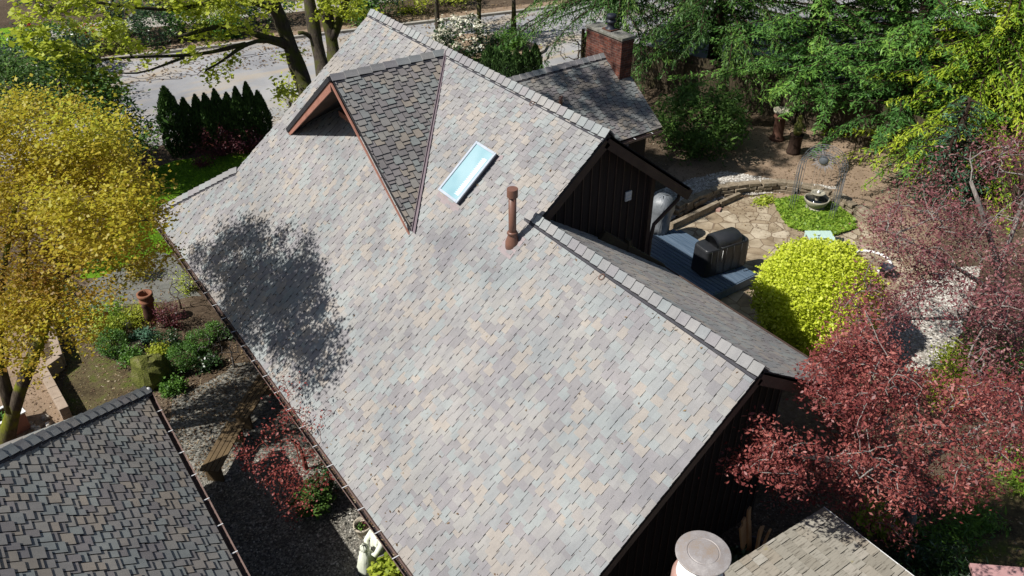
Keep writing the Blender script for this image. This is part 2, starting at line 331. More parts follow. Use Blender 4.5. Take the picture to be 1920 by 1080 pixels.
def np_mesh(name, V, F, mat, parent=None, tone=None, smooth=False):
    """V (n,3), F (m,k) equal-size faces"""
    me = bpy.data.meshes.new(name); V = np.asarray(V, np.float32); F = np.asarray(F, np.int32); m_, k = F.shape
    me.vertices.add(len(V)); me.vertices.foreach_set('co', V.ravel())
    me.loops.add(m_*k); me.loops.foreach_set('vertex_index', F.ravel())
    me.polygons.add(m_); me.polygons.foreach_set('loop_start', np.arange(m_, dtype=np.int32)*k)
    try: me.polygons.foreach_set('loop_total', np.full(m_, k, np.int32))
    except Exception: pass
    if smooth: me.polygons.foreach_set('use_smooth', np.ones(m_, bool))
    me.materials.append(mat); me.update(calc_edges=True)
    if tone is not None:
        at = me.attributes.new('tone', 'FLOAT', 'FACE'); at.data.foreach_set('value', np.asarray(tone, np.float32))
    o = bpy.data.objects.new(name, me); COL.objects.link(o)
    if parent is not None: o.parent = parent; o.matrix_parent_inverse = Matrix.Translation(-Vector(parent.location))
    return o

def thing(name, label, cat, loc, group=None):
    o = bpy.data.objects.new(name, None); COL.objects.link(o); o.location = tuple(map(float, loc)); o.empty_display_size = .3
    o['label'] = label; o['category'] = cat
    if group: o['group'] = group
    return o
def tag(o, label, cat, group=None):
    o['label'] = label; o['category'] = cat
    if group: o['group'] = group
    return o
def struct(o): o['kind'] = 'structure'; return o
def stuff(o, label=None, cat=None):
    o['kind'] = 'stuff'
    if label: o['label'] = label
    if cat: o['category'] = cat
    return o
def clone(src, loc, label, rz=0.0, scale=1.0):
    r = src.copy(); COL.objects.link(r); r.location = tuple(map(float, loc)); r.rotation_euler = (0, 0, rz)
    r.scale = (scale,)*3 if not hasattr(scale, '__len__') else scale
    if label: r['label'] = label
    for ch in list(src.children):
        c_ = ch.copy(); COL.objects.link(c_); c_.parent = r; c_.matrix_parent_inverse = Matrix.Translation(-Vector(src.location))
    return r

def leaf_geo(P, size, rng, upb=.6, aspect=.6, droop=0.0, dirs=None, tone=None, sv=.35):
    """rhombic leaf per point"""
    n = len(P); s = size*(1+sv*rng.standard_normal(n)).clip(.4, 1.9)
    nr = rng.standard_normal((n, 3)); nr[:, 2] = np.abs(nr[:, 2])+upb*1.5; nr /= np.linalg.norm(nr, axis=1)[:, None]
    d = rng.standard_normal((n, 3)) if dirs is None else dirs+.35*rng.standard_normal((n, 3))
    d[:, 2] -= droop
    d -= nr*np.sum(d*nr, 1)[:, None]*(1.0 if droop == 0 and dirs is None else .0)
    d /= np.linalg.norm(d, axis=1)[:, None]+1e-9
    sd = np.cross(d, nr); sd /= np.linalg.norm(sd, axis=1)[:, None]+1e-9
    a = P-d*s[:, None]*.5; b = P+d*s[:, None]*.5
    l = P+sd*(s*aspect*.5)[:, None]-d*s[:, None]*.06; r = P-sd*(s*aspect*.5)[:, None]-d*s[:, None]*.06
    V = np.stack([a, l, b, r], 1).reshape(-1, 3); F = np.arange(4*n).reshape(n, 4)
    if tone is None: tone = rng.random(n)
    return V, F, tone
def leaves(name, mat, parent, P, size, rng, **k):
    V, F, t = leaf_geo(P, size, rng, **k); return np_mesh(name, V, F, mat, parent, np.clip(t, 0, 1))

def ell_clumps(rng, c, r, n, inner=.35, power=1.0):
    d = rng.standard_normal((n, 3)); d /= np.linalg.norm(d, axis=1)[:, None]
    rad = inner+(1-inner)*rng.random(n)**power
    return np.array(c)+d*rad[:, None]*np.array(r)

def skeleton(trunks, att, rng, wig=.12, twig=.006, expo=2.3, root=None):
    """trunks: list of polylines (first point at the root); att: attractor points"""
    N = []; par = []; fixed = []
    for pl in trunks:
        for i, p in enumerate(pl):
            N.append(np.array(p, float)); par.append(len(N)-2 if i else -1)
    start = np.array([p for pl in trunks for p in pl[1:]])
    order = np.argsort([np.min(np.linalg.norm(start-a, axis=1)) for a in att])
    Narr = np.array(N+[np.zeros(3)]*(3*len(att))); k = len(N); par = par+[0]*(3*len(att)); tips = []
    blocked = set(); o = 0
    for pl in trunks: blocked.add(o); o += len(pl)
    for ai in order:
        a = np.array(att[ai]); d = np.linalg.norm(Narr[:k]-a, axis=1)
        d = d+.35*np.maximum(0, Narr[:k, 2]-a[2])
        for b in blocked: d[b] += 100
        j = int(np.argmin(d)); L = np.linalg.norm(a-Narr[j]); p = Narr[j]; last = j
        if L > .25:
            for t in (.35, .7):
                q = p+(a-p)*t+rng.standard_normal(3)*wig*L*.35+np.array([0, 0, .06*L*math.sin(pi*t)])
                Narr[k] = q; par[k] = last; last = k; k += 1
        Narr[k] = a; par[k] = last; tips.append(k); k += 1
    Narr = Narr[:k]; par = par[:k]
    w_ = np.zeros(k); ch = [0]*k
    for i in range(k-1, -1, -1):
        if ch[i] == 0: w_[i] = twig**expo
        if par[i] >= 0: w_[par[i]] += w_[i]; ch[par[i]] += 1
    return Narr, par, w_**(1/expo)
def limb_mesh(name, mat, parent, N, par, rad, seg=5, rmax=None, mins=.003, keep=None):
    mb = MB(); k = len(N)
    if rmax: rad = np.minimum(rad, rmax)
    idx = [i for i in range(k) if par[i] >= 0]
    A = N[[par[i] for i in idx]]; B = N[idx]
    rb = rad[idx]; ra = np.minimum(rad[[par[i] for i in idx]], rb*1.6+.004)
    d = B-A; L = np.linalg.norm(d, axis=1)[:, None]+1e-9; d /= L
    ref = np.where(np.abs(d[:, :1]) < .8, np.array([[1., 0, 0]]), np.array([[0, 1., 0]]))
    a = np.cross(d, ref); a /= np.linalg.norm(a, axis=1)[:, None]; b = np.cross(d, a)
    V = []; n = len(idx)
    for (E, r) in ((A-d*(ra*.3)[:, None], ra), (B+d*(rb*.3)[:, None], rb)):
        for q in range(seg):
            t = 2*pi*q/seg; V.append(E+(a*math.cos(t)+b*math.sin(t))*np.maximum(r, mins)[:, None])
    V = np.stack(V, 1).reshape(-1, 3)
    base = (np.arange(n)*2*seg)[:, None]
    F = np.concatenate([base+np.array([[q, (q+1) % seg, seg+(q+1) % seg, seg+q]]) for q in range(seg)])
    return np_mesh(name, V, F, mat, parent, np.full(len(F), .5), True)

def tree(name, label, cat, trunks, att, lm, bm, per, sig, size, seed, group=None, rmax=.3, twig=.006, wig=.12, upb=.6, aspect=.6, tonefn=None, droop=0, leafname='crown', flat=1.0, minz=None):
    rng = R(seed); o = thing(name, label, cat, trunks[0][0], group)
    N, par, rad = skeleton(trunks, att, rng, wig, twig)
    limb_mesh('trunk', bm, o, N, par, rad, 6, rmax)
    att = np.asarray(att)
    P = np.repeat(att, per, 0)+rng.standard_normal((len(att)*per, 3))*np.array([sig, sig, sig*flat])
    ct = np.repeat(rng.random(len(att)), per)
    t = .5*ct+.5*rng.random(len(P))
    if tonefn: t = tonefn(P, t, rng)
    leaves(leafname, lm, o, P, size, rng, upb=upb, aspect=aspect, tone=t, droop=droop)
    return o

def shrub(name, label, cat, c, r, lm, seed, n=2500, size=.05, clumps=80, sig=.12, bm=None, group=None, inner=.55, upb=.5, aspect=.6, stems=6, extra=None):
    """c = base centre on the ground, r = half-axes"""
    rng = R(seed); c = np.array([c[0], c[1], c[2] if len(c) > 2 else 0.0]); o = thing(name, label, cat, c, group)
    cc = c+np.array([0, 0, r[2]])
    Q = ell_clumps(rng, cc, r, clumps, inner); Q[:, 2] = np.maximum(Q[:, 2], c[2]+.06)
    per = max(1, n//clumps); P = np.repeat(Q, per, 0)+rng.standard_normal((clumps*per, 3))*sig; P[:, 2] = np.maximum(P[:, 2], c[2]+.02)
    t = .5*np.repeat(rng.random(clumps), per)+.5*rng.random(len(P))
    leaves('foliage', lm, o, P, size, rng, upb=upb, aspect=aspect, tone=t)
    if stems:
        mb = MB()
        for k in range(stems*3):
            e = Q[rng.integers(clumps)]; b = c+np.array([rng.normal()*.05, rng.normal()*.05, 0])
            mb.tube([b, b+(e-b)*.5+rng.standard_normal(3)*.05, e], [.014, .009, .004], 5)
        mb.build('stem', bm or M['bark_thin'], o)
    if extra: extra(o, Q, rng)
    return o

# ------------------------------------------------------------------ shingles
def clip_poly(poly, x0, x1, y0, y1):
    for ax, val, sgn in ((0, x0, 1), (0, x1, -1), (1, y0, 1), (1, y1, -1)):
        out = []
        for i in range(len(poly)):
            a = poly[i]; b = poly[(i+1) % len(poly)]
            ia = (a[ax]-val)*sgn >= 0; ib = (b[ax]-val)*sgn >= 0
            if ia: out.append(a)
            if ia != ib:
                t = (val-a[ax])/(b[ax]-a[ax]); out.append((a[0]+(b[0]-a[0])*t, a[1]+(b[1]-a[1])*t))
        poly = out
        if len(poly) < 3: return None
    ar = sum(poly[i][0]*poly[(i+1) % len(poly)][1]-poly[(i+1) % len(poly)][0]*poly[i][1] for i in range(len(poly)))/2
    return poly if abs(ar) > 2e-4 else None

def shingles(name, mat, parent, O, u, v, poly, seed, e=.128, wr=(.13, .20), thick=.0150, stag=.055, gap=.006, edge=.97, view=None, tones=8, wchoices=None):
    """O origin, u along the eave, v up the slope (unit); poly in (u,v); clipped tabs with thickness"""
    rng = R(seed); O = np.array(O, float); u = np.array(u, float); v = np.array(v, float)
    n = np.cross(u, v); n /= np.linalg.norm(n)
    if n[2] < 0: n = -n
    us = [p[0] for p in poly]; vs = [p[1] for p in poly]; mb = MB()
    row = 0; vv = min(vs)-e; prevrow = {}; ti = 0
    while vv < max(vs):
        uu = min(us)-rng.random()*.2; low = rng.random() < .5; newrow = {}
        while uu < max(us):
            w_ = rng.uniform(*wr); low = (not low) if rng.random() < .92 else low
            v0 = vv-(stag if low else 0)+rng.normal()*.003; v1 = vv+e*1.25
            tk = thick*(1.25 if low else .95)
            cell = clip_poly(poly, uu+gap/2, uu+w_-gap/2, v0, v1)
            uu += w_
            if cell is None: continue
            # runs of equal blends
            if tones == 8:
                q_ = rng.random(); up_ = prevrow.get(int((uu-w_/2)/.16))
                if q_ < .20: pass
                elif q_ < .36 and up_ is not None: ti = up_
                else: ti = int(rng.choice(8, p=PT))
                newrow[int((uu-w_/2)/.16)] = ti
            else: ti = int(rng.integers(tones))
            tone = (ti+.5)/(9 if tones == 8 else tones)
            k = len(cell)
            top = [O+u*a+v*b+n*(.003+tk*(1-(b-v0)/(v1-v0)*.95)+(.0015 if low else 0)) for a, b in cell]
            bot = [O+u*a+v*b+n*(-.002) for a, b in cell]
            F = [tuple(range(k))]+[(i, k+i, k+(i+1) % k, (i+1) % k) for i in range(k)]
            mb.add(top+bot, F, tone); mb.t[-k:] = [edge]*k
        vv += e; row += 1; prevrow = newrow
    o = mb.build(name, mat, parent)
    # deck slab under the tabs
    return o
PT = np.array([.13, .17, .13, .15, .12, .12, .11, .07]); PT = PT/PT.sum()

def deck_slab(name, parent, O, u, v, poly, th=.03, mat=None, drop=.0):
    O = np.array(O, float); u = np.array(u); v = np.array(v); n = np.cross(u, v); n /= np.linalg.norm(n)
    if n[2] < 0: n = -n
    P = [O+u*a+v*b-n*(.001+drop) for a, b in poly]
    return MB().prism(P, -n*th).build(name, mat or M['under'], parent)

def ridge_caps(name, parent, A, B, nl, nr, seed, e=.2, half=.15, mat=None, th=.020, lift=.038, strip=True):
    """caps from A to B; nl, nr = unit vectors down each side"""
    A = np.array(A, float); B = np.array(B, float); d = B-A; L = np.linalg.norm(d); d /= L; rng = R(seed)
    up = -(np.array(nl)+np.array(nr)); up /= np.linalg.norm(up); mb = MB(); k = int(L/e)+1; e = L/k
    for i in range(k):
        p0 = A+d*(i*e-.02); p1 = A+d*min((i+1)*e+.05, L+.02); tone = (int(rng.choice([1,3,3,4,5,6]))+.5)/9; P = []
        for p, h in ((p0, lift+.030+rng.normal()*.002), (p1, lift+.002)):
            prof = [(nl, 1.0, 0), (nl, .4, .016), (nl, 0, .032), (nr, .4, .016), (nr, 1.0, 0)]
            for q, f, bz in prof: P.append(p+np.array(q)*half*f+up*(h+bz))
        P += [q-up*th for q in P[:10]]
        F = []
        for j in range(4):
            F.append((j, j+1, 5+j+1, 5+j)); F.append((10+j+1, 10+j, 15+j, 15+j+1)); F.append((j+1, j, 10+j, 10+j+1)); F.append((5+j, 5+j+1, 15+j+1, 15+j))
        F += [(0, 5, 15, 10), (9, 4, 14, 19)]
        mb.add(P, F, tone); mb.t[-2:] = [.97]*2
    o = mb.build(name, mat or M['shingle'], parent)
    if strip:
        s = MB()
        for q in (nl, nr):
            q = np.array(q); a = A+up*.010; b = B+up*.010
            P = [a+q*(half+.03)+up*0, b+q*(half+.03)+up*0, b+q*(half+.03)+up*.022, a+q*(half+.03)+up*.022, a+up*.02, b+up*.02, b+up*.045, a+up*.045]
            s.add(P, [(0,1,2,3), (3,2,6,7), (0,3,7,4), (1,5,6,2), (0,4,5,1)])
        s.build('ridge_vent', M['vent_strip'], o)
    return o

def gutter(name, parent, A, B, out, hangers, hz=.0, mat=None, hm=None):
    """open K gutter from A to B; out = outward horizontal unit"""
    A = np.array(A, float); B = np.array(B, float); out = np.array(out, float); Z = np.array([0, 0, 1.])
    prof = [(0, 0), (0, -.09), (.07, -.09), (.095, -.03), (.095, 0), (.089, 0), (.087, -.03), (.066, -.084), (.006, -.084), (.006, 0)]
    P = [E+out*a+Z*b for E in (A, B) for a, b in prof]; k = len(prof)
    F = [(i, (i+1) % k, k+(i+1) % k, k+i) for i in range(k)]+[tuple(range(k))[::-1], tuple(range(k, 2*k))]
    g = MB().add(P, F).build(name, mat or M['gutter'], parent)
    d = (B-A)/np.linalg.norm(B-A)
    MB().bar(A+out*.04-Z*.07, B+out*.04-Z*.07, .05, .012).build('gutter_debris', M['gutter_in'], g)
    for t in hangers:
        p = A+d*t; MB().bar(p+out*-.02+Z*.006, p+out*.10+Z*.006, .018, .010).build('hanger', M['clip'], g)
    return g

def PD(px, py, D):
    r = (fwd*FPX + rgt*(px-960) - upv*(py-540))*(D/FPX)
    return np.array([r[0], r[1], r[2]+CAMZ])
def GY(px, py, Y0):
    r = fwd*FPX + rgt*(px-960) - upv*(py-540); t = Y0/r[1]; return np.array([r[0]*t, Y0, r[2]*t+CAMZ])
def GX(px, py, X0):
    r = fwd*FPX + rgt*(px-960) - upv*(py-540); t = X0/r[0]; return np.array([X0, r[1]*t, r[2]*t+CAMZ])
def inpoly(x, y, poly):
    c = False; j = len(poly)-1
    for i in range(len(poly)):
        if (poly[i][1] > y) != (poly[j][1] > y) and x < (poly[j][0]-poly[i][0])*(y-poly[i][1])/(poly[j][1]-poly[i][1])+poly[i][0]: c = not c
        j = i
    return c
def cloud(poly, n, D0, D1, rng, zmin=.3, sl_=0.0):
    xs = [p[0] for p in poly]; ys = [p[1] for p in poly]; out = []
    while len(out) < n:
        x = rng.uniform(min(xs), max(xs)); y = rng.uniform(min(ys), max(ys))
        if not inpoly(x, y, poly): continue
        p = PD(x, y, rng.uniform(D0, D1)+sl_*x)
        if p[2] > zmin: out.append(p)
    return np.array(out)
def gapmask(att, f=1.1, thr=-.25, seed=0):
    a = np.asarray(att); v = np.sin(a[:,0]*f*2.1+seed)*np.cos(a[:,1]*f*1.7+seed*2)+.7*np.sin(a[:,2]*f*2.6+a[:,0]*f+seed)+.5*np.cos(a[:,1]*f*3.3-a[:,2]*f*2+seed)
    return a[v > thr]
def sheet(name, pts, z, mat, kind='structure'):
    P = [(p[0], p[1], z) for p in pts]
    o = MB().add(P, [tuple(range(len(P)))]).build(name, mat); o['kind'] = kind; return o
def wob(pts, amp, seed, step=.5):
    """subdivide a closed outline and roughen it"""
    rng = R(seed); out = []
    for i in range(len(pts)):
        a = np.array(pts[i][:2], float); b = np.array(pts[(i+1) % len(pts)][:2], float); n = max(1, int(np.linalg.norm(b-a)/step))
        for k in range(n): out.append(a+(b-a)*k/n+rng.standard_normal(2)*amp)
    return out

# ================================================================== GROUND
g = MB().add([(-400,-400,0),(400,-400,0),(400,400,0),(-400,400,0)], [(0,1,2,3)]).build('ground', M['soil']); struct(g)
def ynear(x): return 30.7-.256*(x-5.7)
def yfar(x): return 40.6-.256*(x-9.5)
sheet('road', [(-60, ynear(-60)), (70, ynear(70)), (70, yfar(70)), (-60, yfar(-60))], .006, M['asphalt'])
sheet('driveway', [G(1012,70), G(1130,60), G(1180,150), G(1150,230), G(1000,200), G(1012,110)], .012, M['asphalt'])
for nm, f_, s_ in (('kerb', yfar, 1),):
    struct(MB().bar((-60, f_(-60)+.1, .06), (70, f_(70)+.1, .06), .22, .13).build(nm, M['curb']))
sheet('verge', [(-60, yfar(-60)+.2), (70, yfar(70)+.2), (70, yfar(70)+1.3), (-60, yfar(-60)+1.3)], .010, M['dirt'])
sheet('pavement', [(-60, yfar(-60)+4.6), (60, yfar(60)+4.6), (60, yfar(60)+6.6), (-60, yfar(-60)+6.6)], .012, M['curb'])
# tar cracks on the road
mb = MB(); rng = R(5)
def crack(pts, w=.05):
    pts = [np.array(G(*p)[:2]) for p in pts]; P = []
    Q = []
    for i in range(len(pts)-1):
        for k in range(4): Q.append(pts[i]+(pts[i+1]-pts[i])*k/4+(rng.standard_normal(2)*.05 if k else 0))
    Q.append(pts[-1])
    for i, q in enumerate(Q):
        d = Q[min(i+1, len(Q)-1)]-Q[max(i-1, 0)]; d = d/(np.linalg.norm(d)+1e-9); nn = np.array([-d[1], d[0]])*w*rng.uniform(.3, .8)
        P += [(*(q+nn), .010), (*(q-nn), .010)]
    mb.add(P, [(2*i, 2*i+1, 2*i+3, 2*i+2) for i in range(len(Q)-1)])
crack([(210,140),(260,148),(310,142),(322,137),(340,138),(342,143),(325,147),(312,144)]); crack([(340,141),(370,140),(420,108),(480,102)])
crack([(230,158),(290,150),(340,148)]); crack([(335,127),(345,122),(362,120),(352,116)]); crack([(970,58),(985,56),(998,50),(995,48)]); crack([(940,48),(955,56),(968,58)])
crack([(1000,60),(1040,75),(1085,90)]); crack([(440,112),(500,100),(560,95)])
struct(mb.build('road_crack_sealing', M['vent_strip']))

sheet('lawn', wob([G(500,262), G(430,290), G(330,300), G(250,330), G(200,420), G(150,520), G(240,520), G(330,470), G(400,400), G(520,300)], .08, 3), .010, M['lawn'])
sheet('lawn_across_road', [G(-120,60), G(60,50), G(60,95), G(-120,120)], .016, M['lawn'])
sheet('gravel_path', wob([(4.6,16.4), (4.2,5), (0.9,5), (.9,13.8), G(330,700)], .05, 4), .014, M['gravel_d'])
sheet('garden_path', wob([G(300,470), G(345,500), G(380,560), G(330,580), G(230,575), G(190,600), G(150,640), G(110,620), G(150,540)], .05, 4), .015, M['path'])
sheet('bed_soil', wob([G(360,560), G(240,575), G(190,640), G(290,700), G(345,735), G(420,700), G(470,640), G(420,560)], .05, 6), .020, M['soil'])
sheet('moss_patch', wob([G(130,640), G(215,680), G(285,720), G(270,760), G(140,790), G(125,740)], .06, 7), .020, M['mossy'])
sheet('dirt_yard', wob([G(1235,330), G(1300,285), G(1400,235), G(1700,250), G(1780,420), G(1700,560), G(1500,400), G(1380,340), G(1300,360)], .1, 8), .012, M['dirt'])
sheet('patio', wob([G(1200,520), G(1260,430), G(1330,385), G(1420,368), G(1520,378), G(1640,430), G(1760,520), G(1800,600), G(1700,720), G(1500,700), G(1340,640), G(1250,620)], .04, 9), .022, M['flag'])
sheet('gravel_bed', wob([G(1225,400), G(1220,365), G(1300,335), G(1360,322), G(1480,342), G(1570,352), G(1470,362), G(1380,366), G(1300,388), G(1255,415)], .07, 10), .020, M['gravel_w'])
sheet('gravel_strip', wob([G(1690,560), G(1740,510), G(1840,500), G(1800,620), G(1770,700), G(1690,720), G(1660,640)], .07, 11), .028, M['gravel_w'])
sheet('pebble_ground', [(3.5,-2), (12,-2), (12,6.4), (3.5,6.4)], .012, M['soil'])
sheet('raised_bed_soil', [(-4,14.2), (-.2,14.2), (-.2,21.5), (-4,21.5)], .016, M['dirt'])
sheet('mossy_lawn', wob([G(1740,900), G(1960,860), G(1960,1080), G(1800,1080)], .06, 12), .018, M['mossy'])
sheet('neighbour_drive', [G(1440,-10), G(1760,0), G(1700,120), G(1560,150), G(1380,110), G(1250,140), G(1240,60)], .018, M['asphalt'])

def pebbles(name, region, n, s0, s1, mat, seed, z=.02):
    rng = R(seed); base = np.array([(1,0,0),(-.9,.1,0),(0,1,0),(.1,-.9,0),(0,0,.6),(0,0,-.4)]); tri = np.array([(0,2,4),(2,1,4),(1,3,4),(3,0,4)])
    P = []
    xs = [p[0] for p in region]; ys = [p[1] for p in region]
    while len(P) < n:
        x = rng.uniform(min(xs), max(xs)); y = rng.uniform(min(ys), max(ys))
        if inpoly(x, y, region): P.append((x, y, z))
    P = np.array(P); s = rng.uniform(s0, s1, n); a = rng.uniform(0, 2*pi, n); V = base[None]*s[:, None, None]*rng.uniform(.7, 1.2, (n, 1, 3))
    ca, sa = np.cos(a)[:, None], np.sin(a)[:, None]; X = V[..., 0]*ca-V[..., 1]*sa; Y = V[..., 0]*sa+V[..., 1]*ca
    V = np.stack([X, Y, V[..., 2]], -1)+P[:, None]; F = (tri[None]+6*np.arange(n)[:, None, None]).reshape(-1, 3)
    t = np.repeat(rng.random(n), 4); o = np_mesh(name, V.reshape(-1, 3), F, mat, None, t); stuff(o); return o
def pebmat(name, stops):
    m = NT(name); c = m.coord(); m.bsdf(m.mix(m.ramp(m.attr(), stops), m.ramp(m.noise(c, 60), [(.3,(.8,.8,.8)),(.7,(1.15,1.15,1.15))]), .8, 'MULTIPLY'), .8, None, 0, .3); return m.m
M['peb'] = pebmat('pebble_mixed', [(0,(.06,.055,.048)),(.5,(.17,.155,.13)),(.85,(.33,.31,.26)),(1,(.60,.57,.51))])
M['pebd'] = pebmat('pebble_dark', [(0,(.03,.022,.016)),(.6,(.09,.065,.045)),(1,(.22,.17,.12))])
M['pebw'] = pebmat('pebble_pale', [(0,(.18,.16,.13)),(.5,(.36,.33,.29)),(1,(.62,.59,.53))])
stuff(pebbles('gravel', [(1.2,6), (4.2,6), (4.2,13.6), (1.2,13.6)], 13000, .012, .030, M['peb'], 21), 'loose grey and cream gravel in the alley between garage and house', 'gravel')
gb = [tuple(p[:2]) for p in (G(1225,400), G(1220,365), G(1300,335), G(1360,322), G(1480,342), G(1570,352), G(1470,362), G(1380,366), G(1300,388), G(1255,415))]
stuff(pebbles('gravel', gb, 5000, .02, .05, M['pebw'], 22, .03), 'pale river gravel behind the curved patio wall', 'gravel')
gs = [tuple(p[:2]) for p in (G(1690,560), G(1740,510), G(1840,500), G(1800,620), G(1770,700), G(1690,720), G(1660,640))]
stuff(pebbles('gravel', gs, 5000, .02, .05, M['pebw'], 23, .035), 'white gravel patch under the red-leaved plum trees', 'gravel')
stuff(pebbles('gravel', [(7.5,4.2), (11.5,4.2), (11.5,6.3), (7.5,6.3)], 5000, .012, .028, M['pebd'], 24), 'dark gravel around the lumber bucket by the gable wall', 'gravel')

# ================================================================== MAIN HOUSE
house = thing('house', 'large brown house under a steep grey multi-tone shingle roof with triangular dormer', 'house', (3.9, 5.2, 0))
T1 = .8361; ph = math.atan(T1); cs, sn = math.cos(ph), math.sin(ph)
EX, EZ = 3.38, 2.43
Yv = (0, 1, 0)
def vx(x): return (x-EX)/cs
mpoly = [(4.93, 0), (4.93, vx(7.68)), (9.87, vx(7.69)), (9.88, vx(9.15)), (18.64, vx(9.15)), (18.78, vx(7.2)), (18.96, vx(5.25)), (20.95, 0)]
main = shingles('roof', M['shingle'], house, (EX, 0, EZ), Yv, (cs, 0, sn), mpoly, 1, thick=.019)
deck_slab('roof_deck', main, (EX, 0, EZ), Yv, (cs, 0, sn), mpoly, .05)
main['label'] = 'big sunlit left roof slope of mixed grey and tan shingles'
# right slopes
rh = math.atan(.767); r2 = (-math.cos(rh), 0, math.sin(rh))
p2 = [(9.88, 0), (18.64, 0), (18.64, 2.32/math.cos(rh)), (9.88, 2.32/math.cos(rh))]
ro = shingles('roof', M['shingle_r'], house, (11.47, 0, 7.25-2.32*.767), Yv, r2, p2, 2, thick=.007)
deck_slab('roof_deck', ro, (11.47, 0, 7.25-2.32*.767), Yv, r2, p2, .05)
rl = math.atan(.667); r3 = (-math.cos(rl), 0, math.sin(rl)); L3 = (10.68-7.68)/math.cos(rl)
p3 = [(4.93, 0), (10.2, 0), (10.2, L3), (4.93, L3)]
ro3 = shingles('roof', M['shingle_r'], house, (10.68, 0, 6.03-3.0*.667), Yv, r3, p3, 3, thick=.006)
deck_slab('roof_deck', ro3, (10.68, 0, 6.03-3.0*.667), Yv, r3, p3, .05)
MB().bar((10.69,4.93,4.0), (10.69,10.2,4.0), .03, .12).build('drip_edge', M['trim'], ro3)
# far hip face
hz = 2.43+(5.25-3.38)*T1
MB().prism([(3.38,20.95,2.42), (5.25,18.96,hz-.01), (11.1,18.96,hz-.01), (12.9,20.95,2.42)], (0,0,-.05)).build('roof', M['shingle_g'], house)
nl = np.array([-cs, 0, -sn]); 
ridge_caps('ridge_cap', main, (9.15, 9.86, 7.25), (9.15, 18.66, 7.25), nl, (math.cos(rh), 0, -math.sin(rh)), 11)
ridge_caps('ridge_cap', main, (7.68, 4.93, 6.03), (7.68, 10.16, 6.03), nl, (math.cos(rl), 0, -math.sin(rl)), 12, e=.2, half=.15)
hd = np.array([5.25-3.38, 18.96-20.95, hz-2.43]); hd /= np.linalg.norm(hd)
n_main = np.array([-sn, 0, cs]); n_far = np.array([0, math.sin(.665), math.cos(.665)])
a1 = np.cross(hd, n_main); a1 /= np.linalg.norm(a1); a2 = np.cross(n_far, hd); a2 /= np.linalg.norm(a2)
if a1[2] > 0: a1 = -a1
if a2[2] > 0: a2 = -a2
ridge_caps('hip_cap', main, (3.38,20.95,2.43), (5.25,18.96,hz), a1, a2, 13, e=.22)
# walls
w1 = [(4.5,0), (10.63,0), (10.63,6.0), (9.15,7.12), (4.5,3.22)]
MB().prism([(x, 10.2, z) for x, z in w1], (0, 8.25, 0)).build('wall', M['siding'], house)
w2 = [(4.52,0), (10.4,0), (10.4,4.08), (7.68,5.9), (4.52,3.24)]
MB().prism([(x, 6.2, z) for x, z in w2], (0, 3.995, 0)).build('wall', M['siding'], house)
MB().prism([(4.5,18.45,0), (10.6,18.45,0), (10.6,20.3,0), (4.5,20.3,0)], (0, 0, 2.38)).build('wall', M['siding'], house)
mb = MB()                                        # battens of the gable walls
for x in np.arange(7.9, 10.6, .2):
    zt = min(7.12-(abs(x-9.15)*(T1 if x < 9.15 else .767)), 7.1); mb.box((x, 10.19, (3.8+zt)/2), (.022, .022, zt-3.8))
mb.build('batten', M['trim'], house); mb = MB()
for x in np.arange(4.7, 10.4, .2):
    zt = 5.88-(abs(x-7.68)*(T1 if x < 7.68 else .667)); mb.box((x, 6.19, zt/2), (.022, .022, zt))
mb.build('batten', M['trim'], house)
MB().box((10.66, 10.17, 4.6), (.1, .1, 2.9)).build('corner_board', M['trim'], house)
# rakes
for a_, b_, w_, h_q in (((9.15,9.90,7.10), (11.5,9.90,7.10-2.35*.767), .04, .22), ((7.7,9.90,7.10-1.45*T1), (9.15,9.90,7.10), .04, .2), ((7.68,4.95,5.89), (10.72,4.95,5.89-3.04*.667), .04, .2), ((3.4,4.95,2.31), (7.68,4.95,5.89), .04, .16), ((9.15,18.66,7.12), (5.25,18.98,7.12-3.9*T1), .03, .18)):
    MB().bar(a_, b_, w_, h_q).build('rake_board', M['trim'], house)
MB().bar((11.5,9.9,5.38), (11.5,18.6,5.38), .03, .14).build('fascia_board', M['trim'], house)

MB().prism([(7.72,9.93,7.25-1.43*T1-.06), (9.15,9.93,7.19), (9.15,10.2,7.19), (7.72,10.2,7.25-1.43*T1-.06)], (0,0,-.02)).build('soffit', M['soffit'], house)
MB().prism([(9.15,9.93,7.19), (11.4,9.93,7.19-2.25*.767), (11.4,10.2,7.19-2.25*.767), (9.15,10.2,7.19)], (0,0,-.02)).build('soffit', M['soffit'], house)
MB().prism([(7.68,4.98,5.96), (10.6,4.98,5.96-2.92*.667), (10.6,6.2,5.96-2.92*.667), (7.68,6.2,5.96)], (0,0,-.02)).build('soffit', M['soffit'], house)
MB().prism([(3.42,4.98,2.40), (7.68,4.98,5.96), (7.68,6.2,5.96), (3.42,6.2,2.40)], (0,0,-.02)).build('soffit', M['soffit'], house)
# eave gutter on the alley side
hang = np.arange(.4, 15.6, .59)
gutter('gutter', house, (3.36,5.0,2.40), (3.36,20.9,2.40), (-1,0,0), hang)
MB().bar((3.38,5.0,2.33), (3.38,20.9,2.33), .03, .16).build('fascia_board', M['trim'], house)
# wall vent and wire ring hooks
v_ = MB(); v_.box((10.05,10.165,5.62), (.15,.03,.2)).box((10.05,10.15,5.56), (.11,.02,.03)).box((10.05,10.15,5.63), (.11,.02,.03)); v_.build('wall_vent', M['clip'], house)
# downspout of the upper eave
MB().tube([(11.5,10.15,5.32), (11.45,10.15,5.1), (10.8,10.12,4.75), (10.74,10.12,4.4), (10.74,10.12,.4)], .04, 8).build('downspout', M['trim'], house)
